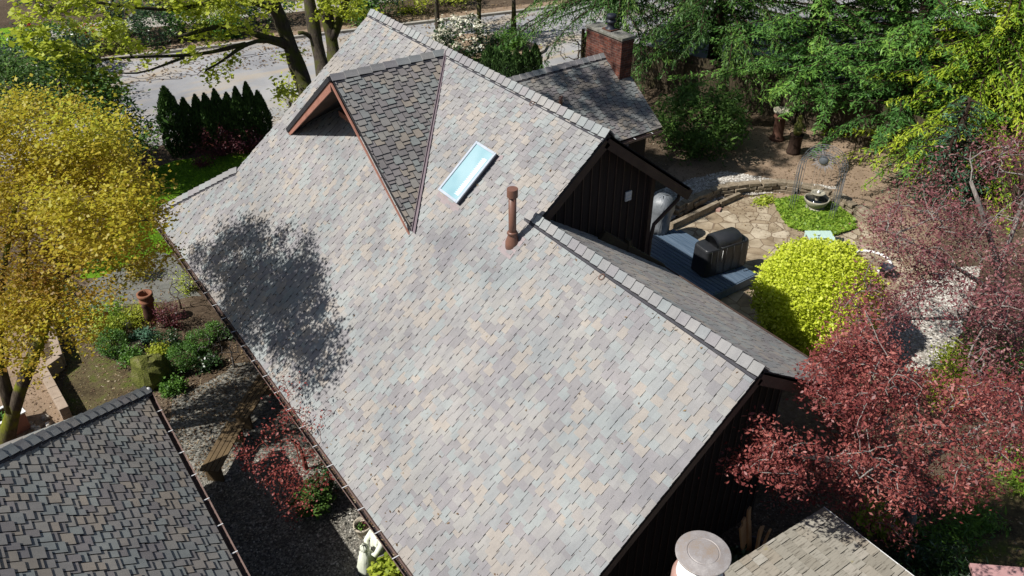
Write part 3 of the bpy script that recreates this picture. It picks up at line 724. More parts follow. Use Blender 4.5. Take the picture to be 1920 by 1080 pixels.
# mossy timber at the roof step
A = GY(1128,441,10.02); B = GY(1240,503,9.62)
b_ = MB().bar(A, B, .1, .2); b_.box(A+(B-A)*.42+np.array([0,0,.06]), (.07,.12,.34)); b_.build('eave_timber', M['fencewood'], house)
# dormer
D_f = 6.44
def dface(y0, sgn, seed, mat):
    vv = np.array([0, (15.2-y0), 2.16]); Lv = np.linalg.norm(vv); vv /= Lv
    poly = [(0, 0), (.06, 0), (2.70, Lv), (0, Lv)]
    o = shingles('dormer_roof', mat, house, (D_f, y0, 5.04+.02), (1, 0, 0), vv, poly, seed, e=.145, thick=.027, stag=.07, gap=.010)
    deck_slab('roof_deck', o, (D_f, y0, 5.04+.02), (1, 0, 0), vv, poly, .05); return o, vv
dr, dv1 = dface(12.33, 1, 31, M['shingle_g']); dl, dv2 = dface(18.12, -1, 32, M['shingle_g'])
ridge_caps('ridge_cap', dr, (D_f-.02,15.2,7.22), (9.12,15.2,7.22), -dv1, -dv2, 33, e=.3, half=.13)
for y0, s in ((12.33, -1), (18.12, 1)):
    mb = MB()
    a = np.array([6.45, y0, 5.04]); b = np.array([9.13, 15.2, 7.25]); nn = n_main*.016; sd = np.array([0, s*.15, 0]); sd2 = np.array([0, s*.05, 0])
    mb.prism([a+nn, b+nn, b+nn+sd*.6, a+nn+sd], n_main*.006)
    mb.prism([a+nn+sd2, b+nn+sd2*.6, b+nn+sd2*.9+np.array([0,s*.012,0]), a+nn+sd2+np.array([0,s*.015,0])], n_main*.035)
    mb.build('valley_flashing', M['valley'], house)
ap = np.array([D_f-.03, 15.2, 7.17])
lb = np.array([D_f-.03, 18.14, 4.98]); rb = np.array([D_f-.03, 12.31, 4.98])
dn = np.array([0, 0, -.21]); dn2 = np.array([0, 0, -.065])
MB().prism([ap, lb, lb+dn*.55, ap+dn], (-.03, 0, 0)).build('dormer_rake_board', M['fascia'], house); MB().prism([ap, rb, rb+dn2*.6, ap+dn2], (-.028, 0, 0)).build('dormer_rake_board', M['fascia'], house)
mb = MB(); mb.bar(ap+np.array([-.02,0,.055]), lb+np.array([-.02,0,.06]), .07, .10, up=(0, .6, .8)); mb.build('dormer_drip_edge', M['under'], house)
xw = 7.35
MB().prism([(xw,15.2,7.12), (xw,17.05,5.75), (xw,13.35,5.75)], (.05,0,0)).build('dormer_wall', M['siding'], house)
wi = MB().box((xw-.02,15.2,6.22), (.05,1.1,.6)).build('dormer_window', M['trim'], house)
MB().box((xw-.05,15.2,6.22), (.01,.96,.48)).build('glass_pane', M['wglass'], wi)
MB().bar((xw-.12,16.75,5.77), (xw-.12,13.65,5.77), .16, .12).build('dormer_sill', M['fascia'], house)
for vv_, y0 in ((dv1, 12.33), (dv2, 18.12)):
    a = np.array([D_f+.01, y0+(.25 if y0 < 15 else -.25), 5.04+.11]); Lq = 3.35
    MB().prism([a, a+np.array([.95,0,0])*.12, a+np.array([.95,0,0])+np.array(vv_)*Lq, a+np.array(vv_)*Lq], (0,0,-.02)).build('soffit', M['soffit'], house)

# skylight
nrm = n_main
def SP(y, v_, h=0.): return np.array([EX, 0, EZ])+np.array([0, y, 0])+np.array([cs, 0, sn])*v_+nrm*h
y0, y1, v0, v1 = 11.72, 12.38, 4.98, 6.17
sk = MB().prism([SP(y0,v0), SP(y1,v0), SP(y1,v1), SP(y0,v1)], nrm*.10).build('skylight', M['alu_dark'], house)
mb = MB()
fr = .04
for a, b, c_, d in ((y0,y0+fr,v0,v1), (y1-fr,y1,v0,v1), (y0+fr,y1-fr,v0,v0+fr), (y0+fr,y1-fr,v1-fr,v1)):
    mb.prism([SP(a-.012,c_-.01,.10), SP(b,c_-.01,.10), SP(b,d,.10), SP(a-.012,d,.10)], nrm*.028)
mb.build('frame', M['alu'], sk)
MB().prism([SP(y0+fr,v0+fr,.104), SP(y1-fr,v0+fr,.104), SP(y1-fr,v1-fr,.104), SP(y0+fr,v1-fr,.104)], nrm*.006).build('glass', M['sglass'], sk)
mb = MB(); k = 22
for i in range(k):
    a = v0+.12+(v1-v0-.32)*i/k; b = a+(v1-v0-.32)/k
    mb.add([SP(y0+.09,a,.112), SP(y0+.24,a,.112), SP(y0+.17,b,.118), SP(y0+.09,b,.113)], [(0,1,2,3)])
mb.build('pleated_blind', M['blind'], sk)
mb = MB(); mb.prism([SP(y0-.06,v0-.16,.017), SP(y1+.05,v0-.16,.017), SP(y1+.05,v0,.02), SP(y0-.06,v0,.02)], nrm*.004)
mb.build('flashing', M['flash'], sk); mb = MB(); mb.prism([SP(y0-.14,v1-.02,.02), SP(y0,v1-.14,.02), SP(y0,v1+.02,.02), SP(y0-.1,v1+.06,.02)], nrm*.006); mb.build('flashing', M['flash'], sk)
# stove pipe
pb = np.array([7.21, 10.04, 5.62]); vp = MB().lathe(pb, [(.068,-.1),(.068,.98)], 20).build('vent_pipe', M['copper'], house)
MB().lathe(pb, [(.13,-.14),(.125,.06),(.085,.17),(.074,.22),(.10,.225),(.085,.26),(.07,.265)], 20).build('pipe_boot', M['copper'], vp)
MB().lathe(pb+np.array([0,0,.94]), [(.068,.0),(.096,.004),(.096,.15),(.094,.155),(.02,.158)], 28, smooth=False).build('pipe_cap', M['copper'], vp)
mb = MB(); yy = pb[1]; vv0 = (pb[0]-EX)/cs
mb.prism([SP(yy-.2,vv0-.26,.016), SP(yy+.2,vv0-.26,.016), SP(yy+.2,vv0+.2,.016), SP(yy-.2,vv0+.2,.016)], nrm*.004); mb.build('flashing', M['flash'], vp)
# small rope hooks left on the ridge
for q in ((7.50,8.02), (9.0,11.9)):
    x, y = q; z = EZ+(x-EX)*T1+.05
    a = [np.array([x+.045*math.cos(t), y+.045*math.sin(t), z+.03*math.cos(t)]) for t in np.linspace(0, 2*pi, 14)]
    MB().tube(a, .007, 5).build('ring_hook', M['copper'], house)

# wing with the brick chimney
tw = 1.68/2.3; pw = math.atan(tw); wx0, wx1 = 10.6, 17.38; Lw = 2.3/math.cos(pw)
for (yy0, vv_, seed) in ((16.4, (0, math.cos(pw), math.sin(pw)), 41), (21.0, (0, -math.cos(pw), math.sin(pw)), 42)):
    pl = [(0,0), (wx1-wx0,0), (wx1-wx0,Lw), (0,Lw)]
    o = shingles('wing_roof', M['shingle_g'], house, (wx0, yy0, 2.9), (1,0,0), vv_, pl, seed, e=.145, thick=.021)
    deck_slab('roof_deck', o, (wx0, yy0, 2.9), (1,0,0), vv_, pl, .06)
    if seed == 41: wr = o
wr['label'] = 'smaller wing roof with dappled shade beside the brick chimney'
ridge_caps('ridge_cap', wr, (11.6,18.7,4.58), (16.95,18.7,4.58), (0,-math.cos(pw),-math.sin(pw)), (0,math.cos(pw),-math.sin(pw)), 43, e=.24)
MB().prism([(11,16.75,0), (11,20.65,0), (11,20.65,3.0), (11,18.7,4.45), (11,16.75,3.0)], (6.1,0,0)).build('wing_wall', M['siding'], house)
MB().bar((17.36,16.42,2.80), (17.36,18.7,4.47), .03, .14, up=(0,-.6,.8)).build('rake_board', M['trim'], house)
gutter('gutter', house, (13.2,16.38,2.86), (17.3,16.38,2.86), (0,-1,0), [.9, 1.6, 2.3, 3.0, 3.7])
mb = MB(); mb.tube([(15.9,16.3,2.78), (15.85,16.35,2.5), (15.8,16.68,2.2), (15.8,16.68,.2)], .035, 8); mb.build('downspout', M['gutter'], house)
P_ = np.array([14.45,17.72,3.86]); MB().lathe(P_, [(.055,-.05),(.055,.28),(.045,.28),(.045,.1)], 16).build('vent_pipe', M['copper'], house)
ch = MB().box((17.12, 18.73, 2.62), (.47, 1.62, 5.24)).build('chimney', M['brick'], house)
m_ = M['brick']; t_ = m_.node_tree
geo = t_.nodes.new('ShaderNodeNewGeometry'); sp_ = t_.nodes.new('ShaderNodeSeparateXYZ'); ad = t_.nodes.new('ShaderNodeMath'); cb = t_.nodes.new('ShaderNodeCombineXYZ')
t_.links.new(geo.outputs['Position'], sp_.inputs[0]); t_.links.new(sp_.outputs[0], ad.inputs[0]); t_.links.new(sp_.outputs[1], ad.inputs[1])
t_.links.new(ad.outputs[0], cb.inputs[0]); t_.links.new(sp_.outputs[2], cb.inputs[1])
t_.links.new(cb.outputs[0], [n for n in t_.nodes if n.type == 'TEX_BRICK'][0].inputs[0])
MB().box((17.12,18.73,5.14), (.50,1.65,.07)).build('brick_band', M['brick'], ch)
MB().box((17.12,18.73,5.27), (.55,1.70,.09)).build('chimney_cap', M['concrete'], ch, .015)
fp = MB().lathe((17.15,18.75,5.3), [(.17,0),(.17,.06),(.11,.08),(.11,.22),(.15,.24),(.15,.3),(.11,.31),(.11,.36),(.15,.38),(.15,.46),(.13,.48)], 18).build('flue_cap', M['blackmetal'], ch)
struct_base = MB().box((17.15,18.75,5.33), (.36,.4,.05)).build('flue_base', M['rust'], ch)

# ================================================================== GARAGE
gar = thing('garage', 'garage at lower left with hipped roof of dark staggered shingles and white gutter clips', 'garage', (.9, 13.6, 0))
tg = .715; gp = math.atan(tg); gc, gs = math.cos(gp), math.sin(gp); GX0, GY0 = 1.22, 14.0; Lg = 4.0/gc
pl = [(-5.5,0), (GY0,0), (GY0-4.0,Lg), (-5.5,Lg)]
gr = shingles('roof', M['shingle_g'], gar, (GX0,0,2.43), (0,1,0), (-gc,0,gs), pl, 51, e=.145, thick=.022, wr=(.15,.25), stag=.06, gap=.020)
deck_slab('roof_deck', gr, (GX0,0,2.43), (0,1,0), (-gc,0,gs), pl, .05)
pl = [(0,0), (8,0), (4,Lg)]
gf = shingles('roof', M['shingle_g'], gar, (GX0,GY0,2.43), (-1,0,0), (0,-gc,gs), pl, 52, e=.145, thick=.016)
deck_slab('roof_deck', gf, (GX0,GY0,2.43), (-1,0,0), (0,-gc,gs), pl, .05)
h_ = np.array([-4.0,-4.0,4*tg]); h_ /= np.linalg.norm(h_); n1 = np.array([gs,0,gc]); n2 = np.array([0,gs,gc])
b1 = np.cross(h_, n1); b2 = np.cross(n2, h_); b1 *= -np.sign(b1[2]); b2 *= -np.sign(b2[2])
ridge_caps('hip_cap', gr, (GX0,GY0,2.43), (GX0-4,GY0-4,2.43+4*tg), b1, b2, 53, e=.235, half=.17)
MB().box((-2.95,4,1.2), (7.6,19,2.38)).build('wall', M['siding'], gar)
gg = gutter('gutter', gar, (GX0+.03,-3,2.40), (GX0+.03,13.98,2.40), (1,0,0), np.arange(11.0,16.9,.66))
MB().lathe((GX0+.08,13.98,2.36), [(.03,-.02),(.06,.03),(.05,.09),(.02,.12)], 10).build('gutter_end_cap', M['clip'], gg)
MB().bar((GX0,-3,2.33), (GX0,13.98,2.33), .03, .15).build('fascia_board', M['trim'], gar)

# ================================================================== SHED WITH WOODEN SHINGLES + FLUE
shed = thing('garden_shed', 'low shed roofed in weathered grey cedar shingles beside the plum tree', 'shed', (7, 2, 0))
sv = np.array([-1, 0, .12]); sv /= np.linalg.norm(sv)
pl = [(0,0), (5.5,0), (5.5,4.6), (0,4.6)]
srf = shingles('roof', M['cedar_sh'], shed, (9.24,4.31,2.8), (0,-1,0), sv, pl, 61, e=.21, wr=(.12,.34), thick=.016, stag=.012, gap=.012, tones=12, edge=0.)
deck_slab('roof_deck', srf, (9.24,4.31,2.8), (0,-1,0), sv, pl, .05)
MB().bar((9.25,4.31,2.79), (9.25,-1.2,2.79), .02, .05).build('drip_edge', M['white'], srf)
MB().box((7,1.5,1.35), (4.0,5.0,2.7)).build('wall', M['wood_grey'], shed)
fc = PD(1319,1035,9.5)
fl = MB().lathe(fc, [(.26,-2.6),(.26,-.12)], 32).build('flue_pipe', M['white'], shed)
MB().lathe(fc, [(.27,-.9),(.315,-.86),(.315,-.44),(.30,-.40),(.27,-.38)], 36).build('collar', M['pinkpaint'], fl)
mb = MB(); tn = .0
prof = [(.24,-.13),(.305,-.04),(.318,-.03),(.318,-.016),(.312,-.010),(.19,.012),(.182,.006),(.176,.006),(.170,.012),(.02,.016)]
mb.lathe(fc, prof, 64, smooth=False); cp = mb.build('flue_cap', M['galv'], fl)
MB().lathe(fc, [(.27,-.38),(.255,-.25),(.26,-.12)], 32, cap=False).build('neck', M['white'], fl)

pk = G(1818,1055,2.0)
ps = thing('pink_roof_shed', 'corner of a faded pink painted roof in the bottom right', 'shed', (pk[0]+1, pk[1]-1, 0))
d1 = np.array([.76,-.65,-.02]); d2 = np.array([-.70,-.70,.0])
MB().prism([pk, pk+d1*3, pk+d1*3+d2*2, pk+d2*2], (0,0,-.07)).build('roof', M['pinkroof'], ps, .01)
MB().prism([pk*[1,1,0]+d1*.15+d2*.12, pk*[1,1,0]+d1*2.85+d2*.12, pk*[1,1,0]+d1*2.85+d2*1.9, pk*[1,1,0]+d1*.15+d2*1.9], (0,0,1.85)).build('wall', M['wood_grey'], ps)

# ================================================================== DECK, PATIO THINGS
dk = thing('deck', 'blue-grey painted timber deck behind the house', 'deck', (13, 13, 0))
x = 10.7; mb = MB(); rng = R(70)
while x < 16.7:
    ye = 15.3 if x < 16.1 else 15.3-(x-16.1)*1.2
    mb.bar((x+.068,11.68,.335+rng.normal()*.001), (x+.068,ye,.335), .125, .03)
    x += .142
mb.build('deck_boards', M['deck'], dk)
mb = MB(); mb.bar((10.7,11.66,.2), (16.7,11.66,.2), .03, .26); mb.bar((16.73,11.66,.2), (16.73,14.6,.2), .03, .26)
mb.build('deck_skirt', M['deck'], dk)

# barbecue with fitted black cover
gx, gy = 16.2, 12.55; zd = .352
gl = thing('grill', 'wide barbecue under a fitted black cover on the blue deck edge', 'grill', (gx, gy, zd))
def blob(sections, seg=28, sq=.35):
    """stack of superellipse sections (cx,cy,z,hx,hy,rot)"""
    P = []; F = []
    for cx, cy, z, hx, hy, rt in sections:
        for k in range(seg):
            t = 2*pi*k/seg; a = abs(math.cos(t))**sq*math.copysign(1, math.cos(t))*hx; b = abs(math.sin(t))**sq*math.copysign(1, math.sin(t))*hy
            P.append((cx+a*math.cos(rt)-b*math.sin(rt), cy+a*math.sin(rt)+b*math.cos(rt), z))
    for j in range(len(sections)-1):
        for k in range(seg): F.append((j*seg+k, j*seg+(k+1) % seg, (j+1)*seg+(k+1) % seg, (j+1)*seg+k))
    F += [tuple(range(seg))[::-1], tuple((len(sections)-1)*seg+k for k in range(seg))]
    return P, F
ga = math.radians(-8)
P, F = blob([(gx,gy,zd+.02,.78,.34,ga), (gx,gy,zd+.5,.77,.33,ga), (gx,gy,zd+.80,.76,.325,ga), (gx,gy,zd+.86,.74,.31,ga)], 32, .28)
mb = MB().add(P, F)
cv = mb.build('grill_cover', M['cover'], gl, .02)
ca, sa = math.cos(ga), math.sin(ga)
def gp_(u, v, z): return (gx+u*ca-v*sa, gy+u*sa+v*ca, z)
mb = MB(); seg = 10; P = []                       # lid hump
for u, s_ in ((-.40,.86),(-.34,1),(.42,1),(.48,.86)):
    for k in range(seg+1):
        t = pi*k/seg; P.append(gp_(u, -math.cos(t)*.31*s_, zd+.84+math.sin(t)**.8*.30*s_))
F = [(j*(seg+1)+k, j*(seg+1)+k+1, (j+1)*(seg+1)+k+1, (j+1)*(seg+1)+k) for j in range(3) for k in range(seg)]+[tuple(range(seg+1)), tuple(3*(seg+1)+k for k in range(seg, -1, -1))]
mb.add(P, F, .5, True); mb.build('lid_cover', M['cover'], gl)
MB().tube([gp_(-.34,-.36,zd+.93), gp_(-.34,-.40,zd+.93), gp_(.42,-.40,zd+.93), gp_(.42,-.36,zd+.93)], .018, 6).build('lid_handle', M['cover'], gl)
for q_ in (-.66, .66):
    for w2_ in (-.27, .27): MB().tube([gp_(q_-.02, w2_, zd+.05), gp_(q_+.02, w2_, zd+.05)], .05, 12).build('wheel', M['blackmetal'], gl)
mb = MB()
for q_ in (-.62,-.4,-.1,.15,.44,.66): mb.tube([gp_(q_,-.345,zd+.84), gp_(q_+.03*math.sin(q_*9),-.352,zd+.45), gp_(q_-.02,-.35,zd+.08)], [.003,.008,.005], 5)
for q_ in (-.1,.2,.38): mb.tube([gp_(.785,q_*.8,zd+.84), gp_(.795,q_*.8+.03,zd+.4), gp_(.79,q_*.8,zd+.08)], [.003,.007,.005], 5)
mb.build('cover_folds', M['cover'], gl)
mb = MB(); mb.tube([gp_(-.25,-.36,zd+.80), gp_(-.25,-.36,zd+.45)], .006, 5); mb.build('cover_strap', M['white'], gl)
mb = MB(); mb.lathe(gp_(.80,-.05,zd+.62), [(.02,-.08),(.09,-.06),(.1,.0),(.09,.07),(.03,.09)], 14); mb.build('side_handle', M['cover'], gl)
# covered smoker beside the house corner
k2 = np.array([*G(1236,432,.35)[:2], zd])
km = thing('covered_smoker', 'upright smoker wrapped in a crumpled grey cover at the house corner', 'smoker', k2)
rng = R(71); secs = []
for z, h in ((.02,.30),(.25,.29),(.5,.31),(.75,.36),(.95,.37),(1.1,.31),(1.2,.2),(1.24,.06)): secs.append((k2[0]+rng.normal()*.015, k2[1]+rng.normal()*.015, zd+z-.02, h, h*.92, .3))
P, F = blob(secs, 40, .8); P = [(p[0]+.018*math.sin(i*2.4), p[1]+.018*math.cos(i*2.9), p[2]) for i, p in enumerate(P)]
MB().add(P, F, .5, True).build('smoker_cover', M['cover2'], km)
MB().lathe(k2, [(.2,.0),(.2,.06)], 12).build('base', M['blackmetal'], km)
for a in (0, 2.1, 4.2): MB().lathe(k2+np.array([.24*math.cos(a), .24*math.sin(a), 0]), [(.03,0),(.03,.05)], 8).build('wheel', M['blackmetal'], km)

# curved stone wall round the patio
wl = thing('stone_wall', 'low curved mossy stone wall bounding the flagstone patio', 'wall', G(1400,366))
pts = [np.array(G(*p)[:2]) for p in ((1262,408),(1300,386),(1345,368),(1400,360),(1460,358),(1520,366),(1570,384),(1610,408),(1650,440),(1700,480),(1750,530))]
mb = MB(); rng = R(72); d = 0; seg_i = 0; path = []
for i in range(len(pts)-1):
    for k in range(14): path.append(pts[i]+(pts[i+1]-pts[i])*k/14)
path = np.array(path); cum = np.r_[0, np.cumsum(np.linalg.norm(np.diff(path, axis=0), axis=1))]
def at(s): return np.array([np.interp(s, cum, path[:, 0]), np.interp(s, cum, path[:, 1])])
for layer, z0 in ((0,0),(1,.13),(2,.26)):
    s = rng.uniform(0,.2)
    while s < cum[-1]-.3:
        l = rng.uniform(.22,.5); p = at(s+l/2); t = at(s+l)-at(s); h = rng.uniform(.10,.13)
        mb.box((p[0]+rng.normal()*.02, p[1]+rng.normal()*.02, z0+h/2+.005), (l-.02, rng.uniform(.22,.32), h), math.atan2(t[1], t[0])+rng.normal()*.05)
        s += l
mb.build('stones', M['stone'], wl, .012); wl.children[0].name = 'stones'
# timber edging from the house to the wall
te = MB(); a = G(1258,432); b = G(1345,390); te.bar((a[0],a[1],.14), (b[0],b[1],.14), .14, .24); c_ = G(1385,372); te.bar((b[0]+.1,b[1],.12), (c_[0],c_[1],.12), .12, .2)
tag(te.build('timber_edging', M['stone'], None, .01), 'brown timber edging running from the smoker to the curved stone wall', 'edging')
for i, (px, py, s_) in enumerate(((1335,392,.16),(1347,396,.13),(1318,380,.09))):
    p = G(px, py); o = MB().box((p[0], p[1], s_*.3+.02), (s_*1.6, s_*1.1, s_*.6), .5*i).build('brick', M['pinkpaint'], None, .01)
    tag(o, ['pinkish loose brick lying on the patio edge', 'smaller loose brick beside the pinkish one on the patio', 'tiny brick fragment on the timber edging'][i], 'brick')

# green carpet round the fountain
cov = [tuple(G(*p)[:2]) for p in ((1452,378),(1458,400),(1478,428),(1520,440),(1560,446),(1606,430),(1596,408),(1575,386),(1530,374),(1490,372))]
rng = R(73); P = []
while len(P) < 9000:
    x = rng.uniform(min(p[0] for p in cov), max(p[0] for p in cov)); y = rng.uniform(min(p[1] for p in cov), max(p[1] for p in cov))
    if inpoly(x, y, cov): P.append((x, y, .05+.07*rng.random()+.03*math.sin(x*5)*math.cos(y*4)))
stuff(leaves('ground_cover', M['lf_cover'], None, np.array(P), .085, rng, upb=1.2, aspect=.75), 'bright green ground cover around the stone fountain', 'ground cover')
P = np.array(G(1434,377,.05))+R(74).standard_normal((500,3))*np.array([.22,.13,.03]); P[:,2] = np.abs(P[:,2])+.02
stuff(leaves('ground_cover', M['lf_lime'], None, P, .07, R(75), upb=1, aspect=.8), 'small lime green tuft at the foot of the patio wall', 'ground cover')

f0 = G(1527,392); fo = thing('fountain', 'stone bowl fountain with small upper basin on green ground cover', 'fountain', f0)
MB().lathe(f0, [(.30,0),(.32,.03),(.32,.09),(.22,.12)], 28).build('base', M['bowl'], fo)
bw = MB().lathe(f0, [(.14,.10),(.24,.14),(.34,.24),(.39,.36),(.395,.41),(.37,.41),(.355,.37),(.30,.28),(.1,.25)], 32).build('bowl', M['bowl'], fo)
MB().lathe(f0, [(.35,.345),(.02,.35)], 28).build('water', M['wglass'], bw)
MB().lathe(f0, [(.09,.25),(.06,.35),(.06,.5),(.10,.53)], 18).build('pedestal', M['bowl'], fo)
MB().lathe(f0, [(.10,.53),(.20,.57),(.225,.61),(.21,.62),(.17,.59),(.03,.58)], 24).build('upper_basin', M['bowl'], fo)
MB().lathe(f0, [(.03,.58),(.05,.62),(.02,.68)], 10).build('finial', M['white'], fo)

# wire garden arch with a sun ornament
aL = G(1482,398); aR = G(1556,416); ar = thing('garden_arch', 'grey wire garden arch over the fountain', 'arch', (aL+aR)/2)
ax = (aR-aL)/np.linalg.norm(aR-aL); wdt = np.linalg.norm(aR-aL)*1.12; dp = np.array([-ax[1], ax[0], 0]); mid = (aL+aR)/2; dp = dp if dp@np.array([*fwd[:2],0]) > 0 else -dp
def arch(off, ww, hh, n=18):
    return [mid+dp*off-ax*ww/2+np.array([0,0,z]) for z in np.linspace(0, hh, 5)[:-1]]+[mid+dp*off-ax*ww/2*math.cos(t)+np.array([0,0,hh+math.sin(t)*ww/2*.95]) for t in np.linspace(0, pi, n)]+[mid+dp*off+ax*ww/2+np.array([0,0,z]) for z in np.linspace(hh, 0, 5)[1:]]
for off in (0, .55):
    mb = MB()
    for dw in (0, .14, .28): mb.tube(arch(off, wdt-dw, 1.62), .008, 5)
    pts_ = arch(off, wdt-.14, 1.62)
    for k in range(0, len(pts_), 2):                # scroll rings between the bars
        c_ = pts_[k]; mb.tube([c_+ax*.055*math.cos(t)+np.array([0,0,.055*math.sin(t)]) for t in np.linspace(0, 2*pi, 10)], .005, 4)
    mb.build('hoop', M['iron'], ar)
mb = MB(); h0 = arch(0, wdt, 1.62)[::3]; h1 = arch(.55, wdt, 1.62)[::3]
for a, b in zip(h0, h1): mb.tube([a, b], .006, 4)
for s_ in (-1, 1):
    for q in (.14,.28,.41): mb.tube([mid+ax*s_*wdt/2+dp*q+np.array([0,0,z]) for z in (0, 1.6)], .004, 4)
for q in (-.25,-.08,.08,.25): mb.tube([mid+ax*q+dp*.55+np.array([0,0,z]) for z in (.0, 2.2)], .004, 4)
mb.build('cross_bars', M['iron'], ar)
sc_ = mid+ax*.0+dp*.1+np.array([0,0,1.95]); mb = MB()
for k in range(20):
    t = 2*pi*k/20; l = .42 if k % 2 == 0 else .33; e = sc_+ax*math.cos(t)*l+np.array([0,0,math.sin(t)*l]); q = np.array(ax)*-math.sin(t)+np.array([0,0,math.cos(t)])
    b0 = sc_+ax*math.cos(t)*.17+np.array([0,0,math.sin(t)*.17]); mb.prism([b0+q*.045, e, b0-q*.045], dp*.012)
sn_ = mb.build('sun_rays', M['galv'], ar)
P = []; F = []
for j in range(6):
    r_ = .15*math.cos(j*pi/12); hgt = .07*math.sin(j*pi/12)
    for k in range(20): t = 2*pi*k/20; P.append(sc_+ax*math.cos(t)*r_+np.array([0,0,math.sin(t)*r_])-dp*hgt)
for j in range(5):
    for k in range(20): F.append((j*20+k, j*20+(k+1) % 20, (j+1)*20+(k+1) % 20, (j+1)*20+k))
F.append(tuple(5*20+k for k in range(20)))
MB().add(P, F, .5, True).build('sun_disc', M['iron'], sn_)

# pale green slatted table
tcx = G(1541,447,.45); tb = thing('garden_table', 'pale green slatted garden table on the patio', 'table', (tcx[0], tcx[1], 0))
ux = G(1565,450,.45)-G(1519,450,.45); ux /= np.linalg.norm(ux); uy = np.array([-ux[1], ux[0], 0]); mb = MB()
for k in range(7):
    o_ = (k-3)*.112; mb.bar(tcx+ux*o_-uy*.42, tcx+ux*o_+uy*.42, .104, .03)
mb.build('table_top', M['palegreen'], tb)
for a, b in ((-1,-1),(1,-1),(1,1),(-1,1)):
    p = tcx+ux*.36*a+uy*.36*b; MB().box((p[0],p[1],.215), (.05,.05,.43)).build('leg', M['palegreen'], tb)
mb = MB(); p = tcx-ux*.12-uy*.05+np.array([0,0,.02]); mb.tube([p, p+np.array([0,0,.1])], .01, 5); mb.tube([p+np.array([0,0,.1])-ux*.05, p+np.array([0,0,.13])+ux*.04], .012, 5)
tag(mb.build('watering_nozzle', M['blackmetal']), 'tiny dark hose nozzle standing on the pale green table', 'nozzle')
p = G(1571,462); o = MB().box((p[0],p[1],.14), (.2,.26,.24), .6).build('plant_box', M['blackmetal'], None, .01); tag(o, 'small black box at the foot of the pale green table', 'box')

# round pond edging and dark pot
c_ = G(1632,492); pts_ = [c_+np.array([.55*math.cos(t), .55*math.sin(t), .05]) for t in np.linspace(-2.2, 1.6, 22)]
tag(MB().tube(pts_, .045, 8).build('garden_edging', M['white']), 'white curved concrete edging beside the yellow bush', 'edging')
p = G(1658,518); pt = MB().lathe(p, [(.14,0),(.2,.3),(.215,.31),(.215,.34),(.19,.34),(.17,.25),(.02,.24)], 20).build('flower_pot', M['blackmetal']); tag(pt, 'black plastic pot behind the yellow bush', 'pot')

# statues by the fence
st = G(1487,287); s1 = thing('garden_statue', 'weathered figure statue on a stump pedestal under the conifers', 'statue', st)
MB().lathe(st, [(.26,0),(.24,.1),(.22,.4),(.23,.7),(.26,.74)], 12).build('stump', M['bark_con'], s1)
P, F = blob([(st[0],st[1],.74,.16,.13,.2),(st[0],st[1],.95,.2,.15,.2),(st[0],st[1],1.12,.21,.14,.2),(st[0],st[1],1.2,.12,.09,.2),(st[0],st[1],1.25,.07,.07,.2),(st[0],st[1],1.33,.10,.10,.2),(st[0],st[1],1.43,.09,.09,.2),(st[0],st[1],1.48,.03,.03,.2)], 16, 1)
mb = MB().add(P, F, .5, True)
for s_ in (-1, 1): mb.tube([st+np.array([.17*s_,-.02,1.1]), st+np.array([.26*s_,-.1,.95]), st+np.array([.1*s_,-.22,.92])], [.06,.05,.045], 7)
mb.build('figure', M['stone_moss'], s1)
st = G(1456,262); s2 = thing('stone_pedestal', 'dark pedestal with round planter bowl against the shaded fence', 'pedestal', st)
MB().lathe(st, [(.28,0),(.28,.08),(.2,.15),(.19,.85),(.27,.92),(.27,.97)], 14).build('column', M['rust'], s2)
MB().lathe(st, [(.12,.97),(.3,1.12),(.32,1.2),(.29,1.2),(.26,1.12),(.03,1.1)], 18).build('bowl', M['bowl'], s2)

# fence behind the yard
fn = thing('garden_fence', 'tall weathered board fence in shade along the back of the yard', 'fence', G(1480,250))
fpt = [np.array([23.6,27.5]), np.array([25.2,22.9]), np.array([26.8,18.3]), np.array([27.2,14.3]), np.array([26.9,9.5]), np.array([26.5,4.5])]
mb = MB(); rng = R(76)
for i in range(len(fpt)-1):
    a, b = fpt[i], fpt[i+1]; L = np.linalg.norm(b-a); n = int(L/.15); ang = math.atan2(*(b-a)[::-1])
    for k in range(n):
        p = a+(b-a)*(k+.5)/n; h = 1.75+rng.normal()*.01; mb.box((p[0], p[1], h/2), (.14,.02,h), ang)
    for z in (.4,1.4): mb.bar((*(a-np.array([.04,0])),z), (*(b-np.array([.04,0])),z), .04, .09)
mb.build('boards', M['fencewood'], fn)
for i in range(len(fpt)): MB().box((fpt[i][0]-.05,fpt[i][1],.95), (.1,.1,1.9)).build('post', M['fencewood'], fn)

# ================================================================== ALLEY AND LEFT GARDEN
def bench(name, label, A, B, w, z, n=4):
    A = np.array(A); B = np.array(B); t = thing(name, label, 'bench', ((A+B)/2*[1,1,0]) if len(A) == 3 else (*(A+B)/2, 0)); d = (B-A)/np.linalg.norm(B-A); s = np.array([-d[1], d[0]]); mb = MB()
    for k in range(n):
        o_ = s*((k+.5)/n-.5)*w; mb.bar((*(A+o_), z), (*(B+o_), z), w/n-.012, .035)
    mb.build('seat', M['wood_bench'], t, .004)
    for e in (A+d*.15, B-d*.15):
        MB().bar((*(e-s*w*.42), z/2-.01), (*(e+s*w*.42), z/2-.01), .05, z-.03).build('leg', M['wood_bench'], t)
bench('garden_bench', 'plank bench nearest the garage gutter, shaded and brown', G(392,884,.45)[:2], G(443,792,.45)[:2], .42, .45)
bench('garden_bench', 'sunlit plank bench continuing toward the house eave', G(448,784,.45)[:2], G(500,705,.45)[:2], .42, .45)

